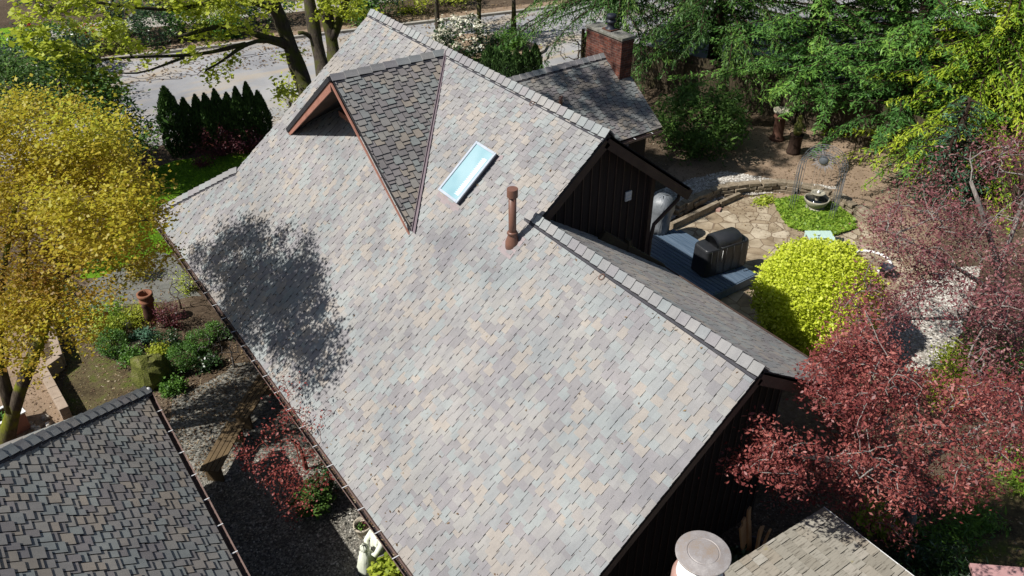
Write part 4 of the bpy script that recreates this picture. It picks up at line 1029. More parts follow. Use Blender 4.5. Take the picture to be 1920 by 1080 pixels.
p = G(683,1003); pot = thing('flower_pot', 'cream flower pot with small seedlings on the sunny gravel', 'pot', p)
MB().lathe(p, [(.12,0),(.165,.26),(.19,.27),(.19,.33),(.165,.33),(.15,.27),(.13,.26)], 24, cap=False).build('pot_body', M['potwhite'], pot)
MB().lathe(p, [(.149,.25),(.01,.26)], 20).build('potting_soil', M['soil'], pot)
leaves('seedling', M['lf_green'], pot, p+np.array([-.04,0,.29])+R(77).standard_normal((60,3))*.04, .05, R(78))
leaves('red_seedling', M['lf_barb'], pot, p+np.array([.05,.02,.30])+R(79).standard_normal((60,3))*.04, .045, R(80))
mb = MB(); a = G(735,1010,.5)
bx = thing('side_table', 'small grey wooden box table under the eave beside the pot', 'table', (a[0], a[1], 0))
q = G(712,985,.5)
tq = G(707,1020,.5); MB().box((tq[0]+.12,tq[1],.49), (.5,.6,.03)).build('table_top', M['wood_grey'], bx, .004); MB().box((tq[0]+.12,tq[1],.24), (.42,.52,.46)).build('cabinet', M['wood_grey'], bx)
# white statue of a seated, draped figure
s0 = G(714,1052,.0); sw = thing('white_statue', 'white plaster statue of a robed figure under the eave gutter', 'statue', s0)
P, F = blob([(s0[0],s0[1],0,.24,.24,0),(s0[0],s0[1],.06,.24,.24,0),(s0[0],s0[1],.08,.2,.22,.1),(s0[0]+.02,s0[1],.3,.17,.2,.1),(s0[0]+.03,s0[1]+.01,.5,.15,.19,.1),(s0[0]+.03,s0[1]+.02,.68,.13,.2,.1),(s0[0]+.03,s0[1]+.02,.74,.09,.13,.1),(s0[0]+.03,s0[1]+.02,.78,.06,.06,0),(s0[0]+.03,s0[1]+.02,.84,.085,.085,0),(s0[0]+.03,s0[1]+.02,.93,.085,.085,0),(s0[0]+.03,s0[1]+.02,.98,.04,.04,0)], 36, .9)
P = [(q[0]+(.022*math.sin(i % 36*1.4) if 0.1 < q[2] < .7 else 0), q[1]+(.022*math.cos(i % 36*1.4) if .1 < q[2] < .7 else 0), q[2]) for i, q in enumerate(P)]
mb = MB().add(P, F, .5, True)
mb.tube([s0+np.array([-.0,-.17,.68]), s0+np.array([-.17,-.2,.52]), s0+np.array([-.2,-.02,.46])], [.06,.05,.04], 8); mb.tube([s0+np.array([.0,.2,.68]), s0+np.array([-.15,.2,.52]), s0+np.array([-.2,.05,.48])], [.06,.05,.04], 8)
mb.build('figure', M['whitestat'], sw)
s0 = G(690,1068,.0); sw2 = thing('white_statue', 'smaller white kneeling statue in front of the robed one', 'statue', s0)
P, F = blob([(s0[0],s0[1],0,.18,.16,.4),(s0[0],s0[1],.15,.2,.17,.4),(s0[0],s0[1],.35,.15,.13,.4),(s0[0],s0[1],.5,.12,.11,.4),(s0[0],s0[1],.56,.05,.05,.4),(s0[0],s0[1],.62,.08,.08,.4),(s0[0],s0[1],.70,.07,.07,.4),(s0[0],s0[1],.74,.02,.02,.4)], 24, .9)
MB().add([(q[0]+.012*math.sin(i*1.9), q[1]+.012*math.cos(i*1.9), q[2]) for i, q in enumerate(P)], F, .5, True).build('figure', M['whitestat'], sw2)

# terracotta chimney pot, ornaments, mossy boulder
p = G(287,603); cpt = thing('terracotta_chimney_pot', 'tall brown terracotta chimney pot standing in the left garden bed', 'ornament', p)
MB().lathe(p, [(.17,0),(.17,.05),(.13,.1),(.14,.62),(.19,.66),(.19,.72),(.17,.74),(.17,.82),(.20,.84),(.20,.92),(.15,.92),(.14,.7),(.12,.5)], 24, cap=False).build('pot_body', M['terracotta'], cpt)
mb = MB(); mb.lathe(p, [(.145,.55),(.01,.56)], 16); mb.build('soil_fill', M['soil'], cpt)
p = G(286,618); fig = thing('garden_ornament', 'rusty metal bird ornament below the terracotta chimney pot', 'ornament', p)
P, F = blob([(p[0],p[1],.3,.05,.05,0),(p[0]+.03,p[1],.42,.13,.1,0),(p[0]+.04,p[1],.55,.15,.11,0),(p[0]+.0,p[1],.68,.07,.07,0),(p[0]-.03,p[1],.76,.07,.06,0),(p[0]-.05,p[1],.82,.03,.03,0)], 14, 1)
MB().add(P, F, .5, True).build('bird_body', M['rust'], fig); MB().tube([p+np.array([0,0,.0]), p+np.array([0,0,.32])], .015, 6).build('stake', M['rust'], fig)
rng = R(81); rk = G(292,716)
def boulder(name, label, c, r, seed, mat):
    rng = R(seed); P = []; F = []; n = 14; m_ = 9
    for j in range(m_+1):
        for k in range(n):
            a = pi*j/m_; t = 2*pi*k/n; q = np.array([math.sin(a)*math.cos(t), math.sin(a)*math.sin(t), math.cos(a)])
            nn = 1+.12*math.sin(3.1*q[0]+seed)+.12*math.cos(4.3*q[1]+seed*2)+.08*math.sin(5*q[2]+q[0]*4)+rng.normal()*.02
            q = np.sign(q)*np.abs(q)**.75*nn; P.append((c[0]+q[0]*r[0], c[1]+q[1]*r[1], max(0, r[2]*.8+q[2]*r[2])))
    for j in range(m_):
        for k in range(n): F.append((j*n+k, j*n+(k+1) % n, (j+1)*n+(k+1) % n, (j+1)*n+k))
    return tag(MB().add(P, F, .5, False).build(name, mat), label, 'rock')
boulder('boulder', 'tall moss covered boulder at the garage roof corner', rk, (.42,.38,.42), 3, M['stone_moss'])
boulder('boulder', 'pale tan rock between the boxwood ball and mossy boulder', G(255,655), (.22,.18,.10), 5, M['stone'])
boulder('boulder', 'small white rock beside the terracotta chimney pot', G(243,612), (.13,.1,.12), 8, M['gravel_w'])

# raised bed walls, planter, stones
rb = thing('raised_bed_wall', 'low block wall edging the raised bed at far left', 'wall', G(110,740))
mb = MB(); a0, a1_, a2_, a3_ = [G(*q) for q in ((130,790),(88,712),(118,690),(92,600))]
for i, (a, b) in enumerate(((a0,a1_),(a1_,a2_),(a2_,a3_))):
    L = np.linalg.norm(b-a); n = max(1, int(L/.4)); d_ = (b-a)/L
    for k in range(n):
        for z in (.11,.31): mb.bar(a+d_*(L*k/n+.006)+np.array([0,0,z]), a+d_*(L*(k+1)/n-.006)+np.array([0,0,z]), .2, .195)
mb.build('wall_blocks', M['block'], rb, .008)
p = G(28,805); pln = thing('square_planter', 'square white rimmed planter box with greens by the garage', 'planter', p)
mb = MB(); rzp = .2
for dx, dy, sx, sy in ((0,.24,.54,.05),(0,-.24,.54,.05),(.245,0,.05,.44),(-.245,0,.05,.44)):
    mb.box((p[0]+dx*math.cos(rzp)-dy*math.sin(rzp), p[1]+dx*math.sin(rzp)+dy*math.cos(rzp), .25), (sx,sy,.5), rzp)
pb_ = mb.build('planter_box', M['fascia'], pln); mb = MB()
for dx, dy, sx, sy in ((0,.25,.6,.07),(0,-.25,.6,.07),(.26,0,.07,.42),(-.26,0,.07,.42)):
    mb.box((p[0]+dx*math.cos(rzp)-dy*math.sin(rzp), p[1]+dx*math.sin(rzp)+dy*math.cos(rzp), .515), (sx,sy,.03), rzp)
mb.build('rim', M['white'], pln); MB().box((p[0],p[1],.2), (.4,.4,.36), rzp).build('potting_soil', M['soil'], pln)
leaves('seedling', M['lf_green'], pln, p+np.array([0,0,.44])+R(82).standard_normal((150,3))*np.array([.11,.11,.03]), .07, R(83))
rng = R(84); a = G(75,800)
for i in range(7):
    c_ = a+np.array([rng.uniform(-.35,.35), rng.uniform(-.25,.25), 0]); o = boulder('cobble', '', c_, (rng.uniform(.05,.1), rng.uniform(.05,.09), .05), 90+i, M['gravel_w'])
    tag(o, 'one of the pale cobbles heaped beside the white rimmed planter', 'stone', 'pale cobbles beside the planter')

# lumber bucket near the gable wall
p = G(1402,1010); p[1] = 5.45; p[0] = 9.5
bk = thing('bucket', 'grey plastic tub by the dark gable wall', 'bucket', p)
MB().lathe(p, [(.20,0),(.25,.36),(.275,.37),(.275,.41),(.25,.41),(.235,.36),(.19,.03)], 28, cap=False).build('tub_body', M['bucket'], bk)
MB().lathe(p, [(.19,.02),(.01,.025)], 20).build('tub_floor', M['bucket'], bk)
rng = R(85)
off = [(-.17,.05,-.33,.22,1.15),(-.1,.08,-.2,.3,1.2),(-.03,.1,-.02,.34,1.35),(.05,.08,-.16,.26,1.0),(.1,.0,.2,.1,.85),(.02,-.1,-.12,.1,1.1),(.13,-.08,.32,.05,.8)]
for i, (a, b, a2, b2, h) in enumerate(off):
    o = MB().bar(p+np.array([a*.8,b*.8,.05]), p+np.array([a+a2*.5,b+b2*.5,h*.95]), .12, .035, up=(.3,-1,0)).build('lumber_offcut', M['lumber'])
    tag(o, 'one of the orange-brown lumber offcuts leaning in the grey tub', 'lumber', 'offcuts of lumber in the tub')
p2_ = np.array([9.1,5.5,0]); shrub('potted_fern', 'dark variegated plant in shade left of the lumber tub', 'plant', p2_, (.18,.2,.3), M['lf_dark'], 86, n=260, size=.11, clumps=20, sig=.05, stems=3)

# ================================================================== TREES AND SHRUBS
def tree2(name, label, cat, base, tubes, att, lm, bm, per, sig, size, seed, twig=.006, wig=.12, upb=.6, aspect=.6, tonefn=None, group=None, rmax=.12, bt=None, leafname='crown', flat=1.0, droop=0, P0=None):
    """tubes: [(points, r0, r1)] modelled limbs; att: twig ends carrying leaves"""
    rng = R(seed); o = thing(name, label, cat, base, group)
    mb = MB(); tr = []
    for pts, r0, r1 in tubes:
        pts = [np.array(p, float) for p in pts]; fine = []
        for i in range(len(pts)-1):
            n = max(2, int(np.linalg.norm(pts[i+1]-pts[i])/.5))
            for k in range(n): fine.append(pts[i]+(pts[i+1]-pts[i])*k/n+rng.standard_normal(3)*.03*(0 if i+k == 0 else 1))
        fine.append(pts[-1]); nn = len(fine)
        # soften corners
        for _ in range(2): fine = [fine[0]]+[(fine[i-1]+2*fine[i]+fine[i+1])/4 for i in range(1, nn-1)]+[fine[-1]]
        rr = [(r0+(r1-r0)*i/(nn-1))*(1+.1*math.sin(i*1.7)) for i in range(nn)]
        mb.tube(fine, rr, 9); tr.append(fine)
    mb.build('trunk', bm, o)
    N, par, rad = skeleton(tr, att, rng, wig, twig)
    # drop the modelled limbs from the twig mesh
    nt_ = sum(len(t) for t in tr); par2 = [-1 if i < nt_ else p for i, p in enumerate(par)]
    limb_mesh('branch', bt or bm, o, N, par2, rad, 5, rmax)
    att = np.asarray(att)
    if per:
        P = np.repeat(att, per, 0)+rng.standard_normal((len(att)*per, 3))*np.array([sig, sig, sig*flat])
        # leaves along the last twig pieces too
        ct = np.repeat(rng.random(len(att)), per); t = .5*ct+.5*rng.random(len(P))
        if tonefn: t = tonefn(P, t, rng)
        leaves(leafname, lm, o, P, size, rng, upb=upb, aspect=aspect, tone=t, droop=droop)
    return o, N, par, rad

# --- yellow-bronze maple at the left
rng = R(101)
yo = [(-60,190),(40,165),(120,180),(200,205),(238,290),(305,335),(318,400),(330,470),(250,500),(210,560),(150,640),(60,660),(-60,700)]
att = np.concatenate([cloud([(-60,190),(40,175),(120,185),(190,210),(235,300),(300,345),(315,400),(260,470),(150,480),(-60,480)], 420, 13.8, 17.0, rng),
                      cloud(yo, 150, 14.2, 17.0, rng), cloud([(150,180),(235,215),(240,330),(90,330)], 40, 14.5, 15.5, rng), cloud([(250,440),(345,455),(335,500),(230,560),(160,640),(60,700),(-40,620),(-40,500)], 70, 15, 17, rng)])
b0 = PD(8,850,18.1)
yt = [([b0, PD(22,770,17.4), PD(48,690,16.8), PD(78,630,16.4), PD(110,540,15.9), PD(120,430,15.4), PD(110,330,15)], .17, .045),
      ([PD(22,770,17.4), PD(6,690,17.0), PD(-8,600,16.6), PD(10,500,16), PD(30,380,15.5)], .13, .04),
      ([PD(60,665,16.6), PD(68,600,16.6), PD(45,520,16.3), PD(50,430,15.8), PD(75,320,15.2)], .08, .03),
      ([PD(110,540,15.9), PD(165,470,15.6), PD(215,420,15.4), PD(270,390,15.3)], .05, .02),
      ([PD(5,700,17), PD(25,660,16.9), PD(-5,640,16.8), PD(10,610,16.7)], .025, .02)]
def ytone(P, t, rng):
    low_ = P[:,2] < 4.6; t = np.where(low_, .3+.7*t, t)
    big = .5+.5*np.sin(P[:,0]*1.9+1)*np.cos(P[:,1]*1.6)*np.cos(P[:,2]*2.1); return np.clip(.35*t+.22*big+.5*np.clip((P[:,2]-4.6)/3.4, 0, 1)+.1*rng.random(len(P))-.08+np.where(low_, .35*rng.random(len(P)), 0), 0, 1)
att = np.concatenate([att, cloud([(-40,500),(120,500),(190,590),(110,650),(-40,640)], 80, 14.8, 17, rng), cloud([(60,370),(235,370),(220,500),(60,520)], 60, 12.8, 14, rng)]); att = gapmask(att, 1.0, -.48, 2)
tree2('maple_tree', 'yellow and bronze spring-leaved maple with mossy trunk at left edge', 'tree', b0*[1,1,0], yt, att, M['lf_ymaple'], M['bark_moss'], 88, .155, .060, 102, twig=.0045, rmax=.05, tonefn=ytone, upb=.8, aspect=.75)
def near(P, poly): pass

# --- bigleaf maple with three mossy trunks across the garden
rng = R(111)
mt = [([G(590,232), PD(575,175,33.5), PD(556,120,33), PD(540,70,32.5), PD(518,20,32), PD(495,-50,31.5)], .40, .22),
      ([G(612,215), PD(607,140,35), PD(594,80,34.6), PD(583,20,34.2), PD(570,-60,33.8)], .36, .22),
      ([G(640,190), PD(625,110,36), PD(622,70,35.6), PD(612,20,35.2), PD(600,-50,34.8)], .36, .2),
      ([PD(622,75,35.6), PD(640,30,35.2), PD(660,-30,35)], .2, .14),
      ([PD(540,80,32.6), PD(500,74,31.6), PD(450,52,30.7), PD(410,48,30), PD(375,58,29.4), PD(330,70,28.7)], .16, .05),
      ([PD(545,92,32.8), PD(500,72,31.6), PD(460,82,30.8), PD(420,112,30.2), PD(385,132,29.7)], .12, .03),
      ([PD(460,82,30.8), PD(400,100,29.9), PD(340,106,29), PD(250,108,27.6), PD(180,112,26.6)], .08, .03),
      ([PD(345,108,29), PD(300,125,28.4), PD(255,140,27.8), PD(215,135,27.2)], .05,.02),
      ([PD(518,20,32), PD(440,-10,30.6), PD(350,18,29), PD(270,18,27.8), PD(180,5,26.6)], .12, .04),
      ([PD(594,80,34.6), PD(575,60,34.2), PD(560,62,34)], .1, .08)]
att = np.concatenate([cloud([(20,0),(60,-30),(540,-30),(500,60),(420,70),(330,80),(270,100),(210,105),(120,100),(50,85),(30,60)], 230, 23.2, 25.2, rng, .3, .0135),
    cloud([(50,80),(230,90),(210,150),(140,165),(90,130)], 34, 23, 25, rng, .3, .0135), cloud([(210,100),(440,75),(440,125),(300,135)], 14, 24, 25, rng, .3, .0135), cloud([(410,95),(440,150),(385,165)], 5, 24.5, 25, rng, .3, .0135),
    cloud([(540,-40),(760,-30),(740,30),(690,20),(640,30),(560,40)], 60, 33, 36, rng), cloud([(540,60),(580,110),(530,140),(500,110)], 6, 32, 33.5, rng), cloud([(515,155),(560,150),(545,185),(515,180)], 5, 31.5, 32, rng),
    cloud([(150,150),(260,150),(250,190),(160,180)], 10, 23, 24, rng, .3, .0135)])
mt += [([PD(495,-50,31.5), np.array([10.5,28.5,14.5]), np.array([8.0,25.0,16.5]), np.array([4.6,22.0,16.8])], .2, .05)]
att = np.concatenate([att, ell_clumps(rng, (8.6,23.6,17.3), (4.2,3.4,2.0), 210, .1), ell_clumps(rng, (4.6,21.6,16.8), (2.6,2.2,1.2), 50, .2)])
att = gapmask(att, .8, -.45, 3)
tree2('bigleaf_maple', 'tall roadside maple with three mossy trunks and bright yellow-green leaf clusters', 'tree', G(605,215), mt, att, M['lf_bmaple'], M['bark_maple'], 30, .18, .15, 112, twig=.010, rmax=.09, upb=.9, aspect=.85, flat=.6)
shrub('young_maple_shoot', 'small leafy maple shoot beside the roof edge near the trunks', 'shrub', G(548,205), (.55,.55,.8), M['lf_bmaple'], 114, n=260, size=.13, clumps=20, sig=.12)

# --- laurel mass
rng = R(121); lb = G(150,345)
att = np.concatenate([cloud([(-40,105),(60,110),(170,130),(235,185),(290,235),(275,280),(240,290),(150,200),(-40,210)], 300, 25, 28.2, rng)])
tree2('laurel_tree', 'broad dark glossy laurel behind the yellow maple', 'tree', lb, [([lb, PD(140,270,26), PD(120,200,25.5), PD(110,150,25)], .12, .05), ([PD(140,270,26), PD(200,230,25.6), PD(250,235,25.2)], .06, .02), ([PD(140,270,26), PD(60,200,25.4), PD(10,160,25)], .07, .03)], att, M['lf_laurel'], M['bark_maple'], 34, .26, .15, 122, twig=.007, rmax=.06, upb=.7, aspect=.42)
shrub('bronze_shrub', 'reddish bronze shrub between the laurel and the road', 'shrub', G(240,345), (1.2,1.0,.9), M['lf_barb'], 123, n=2500, size=.08, clumps=70)

# --- arborvitae hedge at left
def arb(name, label, base, h, r, seed, group, n=5200):
    rng = R(seed); o = thing(name, label, 'conifer', base, group); t = rng.random(n)**.75; z = .05+t*h*.97
    # columnar outline with separate vertical plumes
    a = rng.uniform(0, 2*pi, n); k = rng.integers(0, 14, n); ak = k*2*pi/14+.6*rng.standard_normal(n)*.4
    prof = np.minimum(1, (1-t)*2.4)**.7*(.75+.25*np.minimum(1, t*5)); rr = r*prof*(.72+.33*rng.random(n))*(1+.16*np.sin(k*2.7+t*9))
    P = np.stack([base[0]+rr*np.cos(ak), base[1]+rr*np.sin(ak), base[2]+z], 1)
    dirs = np.stack([np.cos(ak)*.35, np.sin(ak)*.35, np.ones(n)], 1)
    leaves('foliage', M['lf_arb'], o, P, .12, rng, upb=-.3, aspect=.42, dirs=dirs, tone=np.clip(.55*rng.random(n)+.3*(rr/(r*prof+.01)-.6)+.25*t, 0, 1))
    MB().tube([base, base+np.array([0,0,h*.8])], [.05,.02], 6).build('trunk', M['bark_con'], o)
    return o
hb = [(338,276,2.65),(362,272,2.5),(384,268,2.55),(402,270,2.65),(421,268,2.8),(441,266,2.6),(459,266,2.85),(479,263,3.0),(497,262,2.6)]
grp = 'arborvitae hedge between lawn and road'
e1 = arb('arborvitae', 'leftmost dark arborvitae of the hedge by the road', G(338,290), 2.6, .42, 131, grp, 6500)
lab = ['second arborvitae from the left, slightly shorter than its neighbours', 'third arborvitae from the left in the roadside hedge', 'fourth arborvitae from the left in the roadside hedge', 'middle arborvitae of the nine in the roadside hedge', 'sixth arborvitae from the left in the roadside hedge', 'seventh arborvitae from the left in the roadside hedge', 'tallest arborvitae, second from the right end of the hedge', 'rightmost arborvitae of the nine, nearest the house roof']
for i, (px, py, h) in enumerate(hb[1:]):
    clone(e1, G(px+4, py+12), lab[i], rz=1.3*i+.7, scale=(.70, .70, h*.93/2.9))
grp2 = 'small arborvitae row beyond the main ridge'
e2 = arb('arborvitae', 'leftmost small arborvitae beyond the main roof ridge', G(918,142), 1.3, .34, 132, grp2, 3200)
lab = ['second small arborvitae from the left beyond the ridge', 'third small arborvitae from the left beyond the ridge', 'fourth small arborvitae from the left beyond the ridge', 'fifth small arborvitae from the left beyond the ridge', 'rightmost small arborvitae beyond the ridge, near the driveway']
for i, (px, py, h) in enumerate(((934,146,1.6),(952,150,1.75),(968,152,1.8),(986,150,1.9),(1003,146,2.0))):
    clone(e2, G(px, py), lab[i], rz=1.1*i+.5, scale=(.85,.85,h*.74/1.3))

# --- barberries in front of the hedge
for i, (px, py, r_, n) in enumerate(((378,268,.7,900),(418,292,1.0,1500),(470,285,.8,1000),(496,272,.55,600),(382,312,.35,350))):
    shrub('barberry', ['dark red barberry at the left end of the hedge foot', 'largest red barberry sprawling in front of the hedge', 'red barberry before the right half of the hedge', 'small red barberry next to the roof edge', 'little pinkish barberry on the lawn edge'][i], 'shrub', G(px, py), (r_, r_*.7, r_*.55), M['lf_barb'], 140+i, n=n, size=.07, clumps=40, sig=.10, bm=M['twig_red'], stems=10)

# --- planting across the road
rng = R(151); k = 0
names = [('round green shrub across the road', 'lf_green'), ('dark evergreen shrub across the road', 'lf_dark'), ('lime green shrub across the road', 'lf_lime'), ('olive shrub across the road', 'lf_bmaple')]
spots = [(60,150,1.6,1),(110,110,1.3,0),(150,130,1.2,1),(205,95,1.1,2),(245,70,1.2,1),(300,84,1.3,1),(350,70,1.1,0),(395,60,1.3,2),(430,70,.8,0),(470,50,1.2,1),(520,40,1.3,0),(650,40,1.3,3),(690,48,1.1,0),(725,34,1.4,1),(770,22,1.4,3),(640,4,1.6,1),(800,-6,1.6,0),(850,10,1.2,2),(890,-16,1.8,1),(960,-14,1.8,1),(300,20,1.7,0),(200,30,1.9,1),(100,20,1.6,1),(420,10,1.8,0),(1010,-30,2.0,1),(740,-20,2,1)]
wheres = ['at the far left near the bright lawn', 'left of the red azalea', 'beside the red azalea', 'right of the red azalea', 'behind the kerb under the maple leaves', 'under the long maple branch', 'just beyond the kerb, fourth from the trunks', 'just beyond the kerb, third from the trunks', 'the lowest one beyond the kerb', 'just left of the maple trunks', 'between the maple trunks and the left branch', 'right of the maple trunks', 'above the far end of the roof ridge', 'behind the roof apex', 'left of the young street trees', 'set back behind the roof apex', 'set back at the top centre', 'behind the first young street tree', 'behind the middle young street tree', 'behind the right young street tree', 'far back left of centre', 'far back at upper left', 'farthest back at upper left', 'far back above the long branch', 'at the top beside the cedar', 'far back above the roof apex']
for i, (px, py, r_, c_) in enumerate(spots):
    shrub('roadside_shrub', names[c_][0]+', '+wheres[i], 'shrub', G(px, py), (r_, r_*.9, r_*.72), M[names[c_][1]], 160+i, n=1500, size=.13, clumps=60, sig=.17, stems=2)
shrub('azalea', 'red-flowered azalea across the road under the maple', 'shrub', G(170,96), (.9,.8,.6), M['lf_green'], 190, n=1200, size=.09, clumps=50, extra=lambda o, Q, rng: leaves('flower', M['petal_r'], o, np.repeat(Q[:22], 8, 0)+rng.standard_normal((176, 3))*.09+np.array([0,0,.15]), .13, rng, upb=1, aspect=.9) and None)
shrub('azalea', 'second red-flowered azalea nearer the dark shrubs at left', 'shrub', G(70,90), (.9,.8,.6), M['lf_dark'], 191, n=1200, size=.09, clumps=50, extra=lambda o, Q, rng: leaves('flower', M['petal_r'], o, np.repeat(Q[:14], 6, 0)+rng.standard_normal((84, 3))*.09+np.array([0,0,.15]), .12, rng, upb=1, aspect=.9) and None)
shrub('dark_hedge', 'tall shadowy hedge at the upper left beyond the laurel', 'hedge', G(20,215), (3.4,2.2,1.5), M['lf_dark'], 192, n=7000, size=.13, clumps=200, sig=.2, stems=2)

# --- island bed beyond the ridge
shrub('rhododendron', 'white-flowering rhododendron beyond the main ridge', 'shrub', G(868,108), (1.6,1.3,.95), M['lf_dark'], 200, n=2600, size=.12, clumps=90, sig=.13, extra=lambda o, Q, rng: leaves('flower', M['petal_w'], o, np.repeat(Q[Q[:,2] > .5][:70], 16, 0)+rng.standard_normal((len(Q[Q[:,2] > .5][:70])*16, 3))*.09+np.array([0,0,.12]), .12, rng, upb=1, aspect=.9) and None)
shrub('green_shrub', 'low dark shrub right of the white rhododendron', 'shrub', G(930,88), (.9,.6,.3), M['lf_dark'], 201, n=1400, size=.1, clumps=50)
shrub('green_shrub', 'bright rounded green shrub under the right young tree', 'shrub', G(958,90), (.7,.65,.42), M['lf_green'], 202, n=2200, size=.1, clumps=60)
shrub('grass_clump', 'spiky green clump in the bark bed above the small hedge', 'plant', G(942,112), (.7,.5,.25), M['lf_green'], 203, n=1400, size=.14, clumps=50, aspect=.2, stems=0)
shrub('low_shrub', 'low mossy green mound left in the bark bed', 'plant', G(900,116), (1.0,.5,.25), M['lf_green'], 204, n=1400, size=.07, clumps=40, stems=0)
sheet('bark_bed', wob([G(835,100), G(900,125), G(1000,110), G(1024,88), G(960,70), G(850,62)], .08, 205), .020, M['dirt'])
mb = MB(); kp = [G(900,124), G(940,119), G(1000,108), G(1018,98), G(1024,86)]
for a, b in zip(kp[:-1], kp[1:]): mb.bar(a+[0,0,.07], b+[0,0,.07], .14, .14)
struct(mb.build('bed_kerb', M['curb']))
for i, (px, py, hh, lab_) in enumerate(((822,66,5.0,'left young street tree with light green leaves'), (900,82,5.4,'middle young street tree with forked mossy trunk'), (962,66,5.2,'right young street tree with nearly bare crown'))):
    b_ = G(px, py); rng = R(210+i); top = b_+np.array([0,0,2.0]); tb_ = [([b_, top*[1,1,0]+[0,0,1.1]+rng.standard_normal(3)*.04, top], .14, .10)]
    for s_ in (-1, 1): tb_.append(([top, top+rgt*s_*.45+np.array([0,0,.9]), top+rgt*s_*.7+np.array([0,0,2.0])], .09, .04))
    att = ell_clumps(rng, top+np.array([0,0,1.6]), (1.7,1.7,1.3), 60, .3)
    tree2('street_tree', lab_, 'tree', b_, tb_, att, M['lf_bmaple'], M['bark_maple'], [26,30,5][i], .2, .12, 213+i, twig=.008, rmax=.06, group='young trees along the road', upb=.8)
# bare magnolia-like shrub by the drive
b_ = G(1078,132); rng = R(220); att = ell_clumps(rng, b_+np.array([0,0,1.3]), (1.7,1.7,1.1), 110, .3); att[:, 2] = np.maximum(att[:, 2], .5)
tree2('bare_shrub', 'bare twiggy shrub by the driveway left of the chimney', 'shrub', b_, [([b_, b_+np.array([0,0,.5])], .05, .04)], att, M['lf_lime'], M['bark_thin'], 2, .06, .06, 221, twig=.007, rmax=.04)
shrub('brown_mound', 'low olive-brown mound beyond the wing roof ridge', 'shrub', G(1080,172), (1.4,1.1,.5), M['lf_ymaple'], 222, n=3000, size=.07, clumps=80, stems=0)

# --- yellow ball bush
c_ = G(1533,556,1.55); rng = R(231); yb = thing('yellow_bush', 'dense round chartreuse-yellow bush on the patio', 'bush', c_*[1,1,0]); n = 36000
d = rng.standard_normal((n,3)); d /= np.linalg.norm(d, axis=1)[:, None]
lump = 1+.055*np.sin(d[:,0]*6+1)*np.cos(d[:,1]*5+d[:,2]*3)+.04*np.sin(d[:,2]*13+d[:,0]*6)*np.cos(d[:,1]*14)
rr = (1-.16*rng.random(n)**1.6)*lump*(1+.028*rng.standard_normal(n)); P = c_+d*rr[:, None]*np.array([1.48,1.48,1.34]); P = P[P[:,2] > .08]
sh = d[:160]*np.array([1.48,1.48,1.34])*1.0; sp = np.concatenate([c_+sh*(1+.03*k) for k in range(5)]); P = np.concatenate([P, sp[sp[:,2] > .5]])
cl = .5+.5*np.sin(P[:,0]*7)*np.cos(P[:,1]*6.3)*np.cos(P[:,2]*8)
leaves('foliage', M['lf_yball'], yb, P, .062, rng, upb=.5, aspect=.8, tone=np.clip(.3*cl+.6*rng.random(len(P))+.1, 0, 1))
MB().lathe(c_*[1,1,0], [(.9,.0),(1.1,.5),(1.2,1.3),(1.1,2.05),(.75,2.45),(.2,2.6)], 20, sx=1, sy=1).build('inner_twigs', M['lf_yball'], yb)
MB().tube([c_*[1,1,0], c_*[1,1,0]+[0,0,.8]], [.08,.06], 8).build('trunk', M['bark_thin'], yb)

# --- plum trees
rng = R(241); pbse = G(1700,990)
lo = [(1400,800),(1450,770),(1500,700),(1545,610),(1620,570),(1700,680),(1780,700),(1930,680),(1950,900),(1870,930),(1790,960),(1720,1010),(1640,1000),(1580,960),(1500,960),(1440,930),(1420,860),(1350,868)]
att = np.concatenate([cloud([(1500,700),(1560,620),(1620,575),(1690,690),(1780,720),(1930,700),(1950,880),(1870,915),(1780,940),(1700,950),(1640,940),(1560,905),(1480,880),(1490,830),(1560,780)], 420, 11.0, 13.9, rng),
    cloud([(1500,720),(1560,640),(1640,600),(1680,700),(1640,780),(1540,760)], 110, 11.6, 13.4, rng), cloud([(1350,868),(1420,835),(1500,860),(1500,920),(1430,890)], 30, 11.0, 11.9, rng), cloud([(1400,790),(1425,780),(1470,850),(1440,860)], 12, 11.0, 11.7, rng),
    cloud([(1440,880),(1600,890),(1700,960),(1720,1020),(1640,1000),(1560,935),(1520,930),(1470,960),(1430,930)], 60, 13.4, 14.4, rng)])
pt_ = [([pbse, PD(1706,950,15.6), PD(1690,900,14.6), PD(1680,850,13.6), PD(1660,780,12.6)], .15, .06), ([PD(1690,905,14.6), PD(1640,880,13.6), PD(1560,860,12.5), PD(1470,850,11.7)], .09, .025),
       ([PD(1690,900,14.6), PD(1760,850,13.6), PD(1840,800,12.8)], .09, .03), ([PD(1680,850,13.6), PD(1620,760,12.8), PD(1590,680,12.4)], .06, .025), ([PD(1700,940,15), PD(1790,910,14), PD(1880,880,13.2)], .06, .02)]
att = gapmask(att, 1.5, -.38, 5)
tree2('plum_tree', 'dark red-leaved plum tree with mossy trunk above the cedar shed', 'tree', pbse, pt_, att, M['lf_plum'], M['bark_pale'], 68, .125, .058, 242, twig=.0055, rmax=.05, upb=.5, aspect=.45)
rng = R(243); p2b = G(1880,640)
att = np.concatenate([cloud([(1660,400),(1690,330),(1760,300),(1830,260),(1950,250),(1950,640),(1860,640),(1790,560),(1700,520),(1640,500)], 330, 16, 20, rng),
    cloud([(1580,560),(1620,470),(1700,440),(1800,500),(1700,620),(1640,680),(1580,640)], 150, 16, 18.5, rng), cloud([(1780,540),(1950,540),(1950,780),(1820,740)], 130, 14, 17, rng), cloud([(1590,420),(1700,380),(1720,480),(1640,480)], 26, 18, 20, rng)])
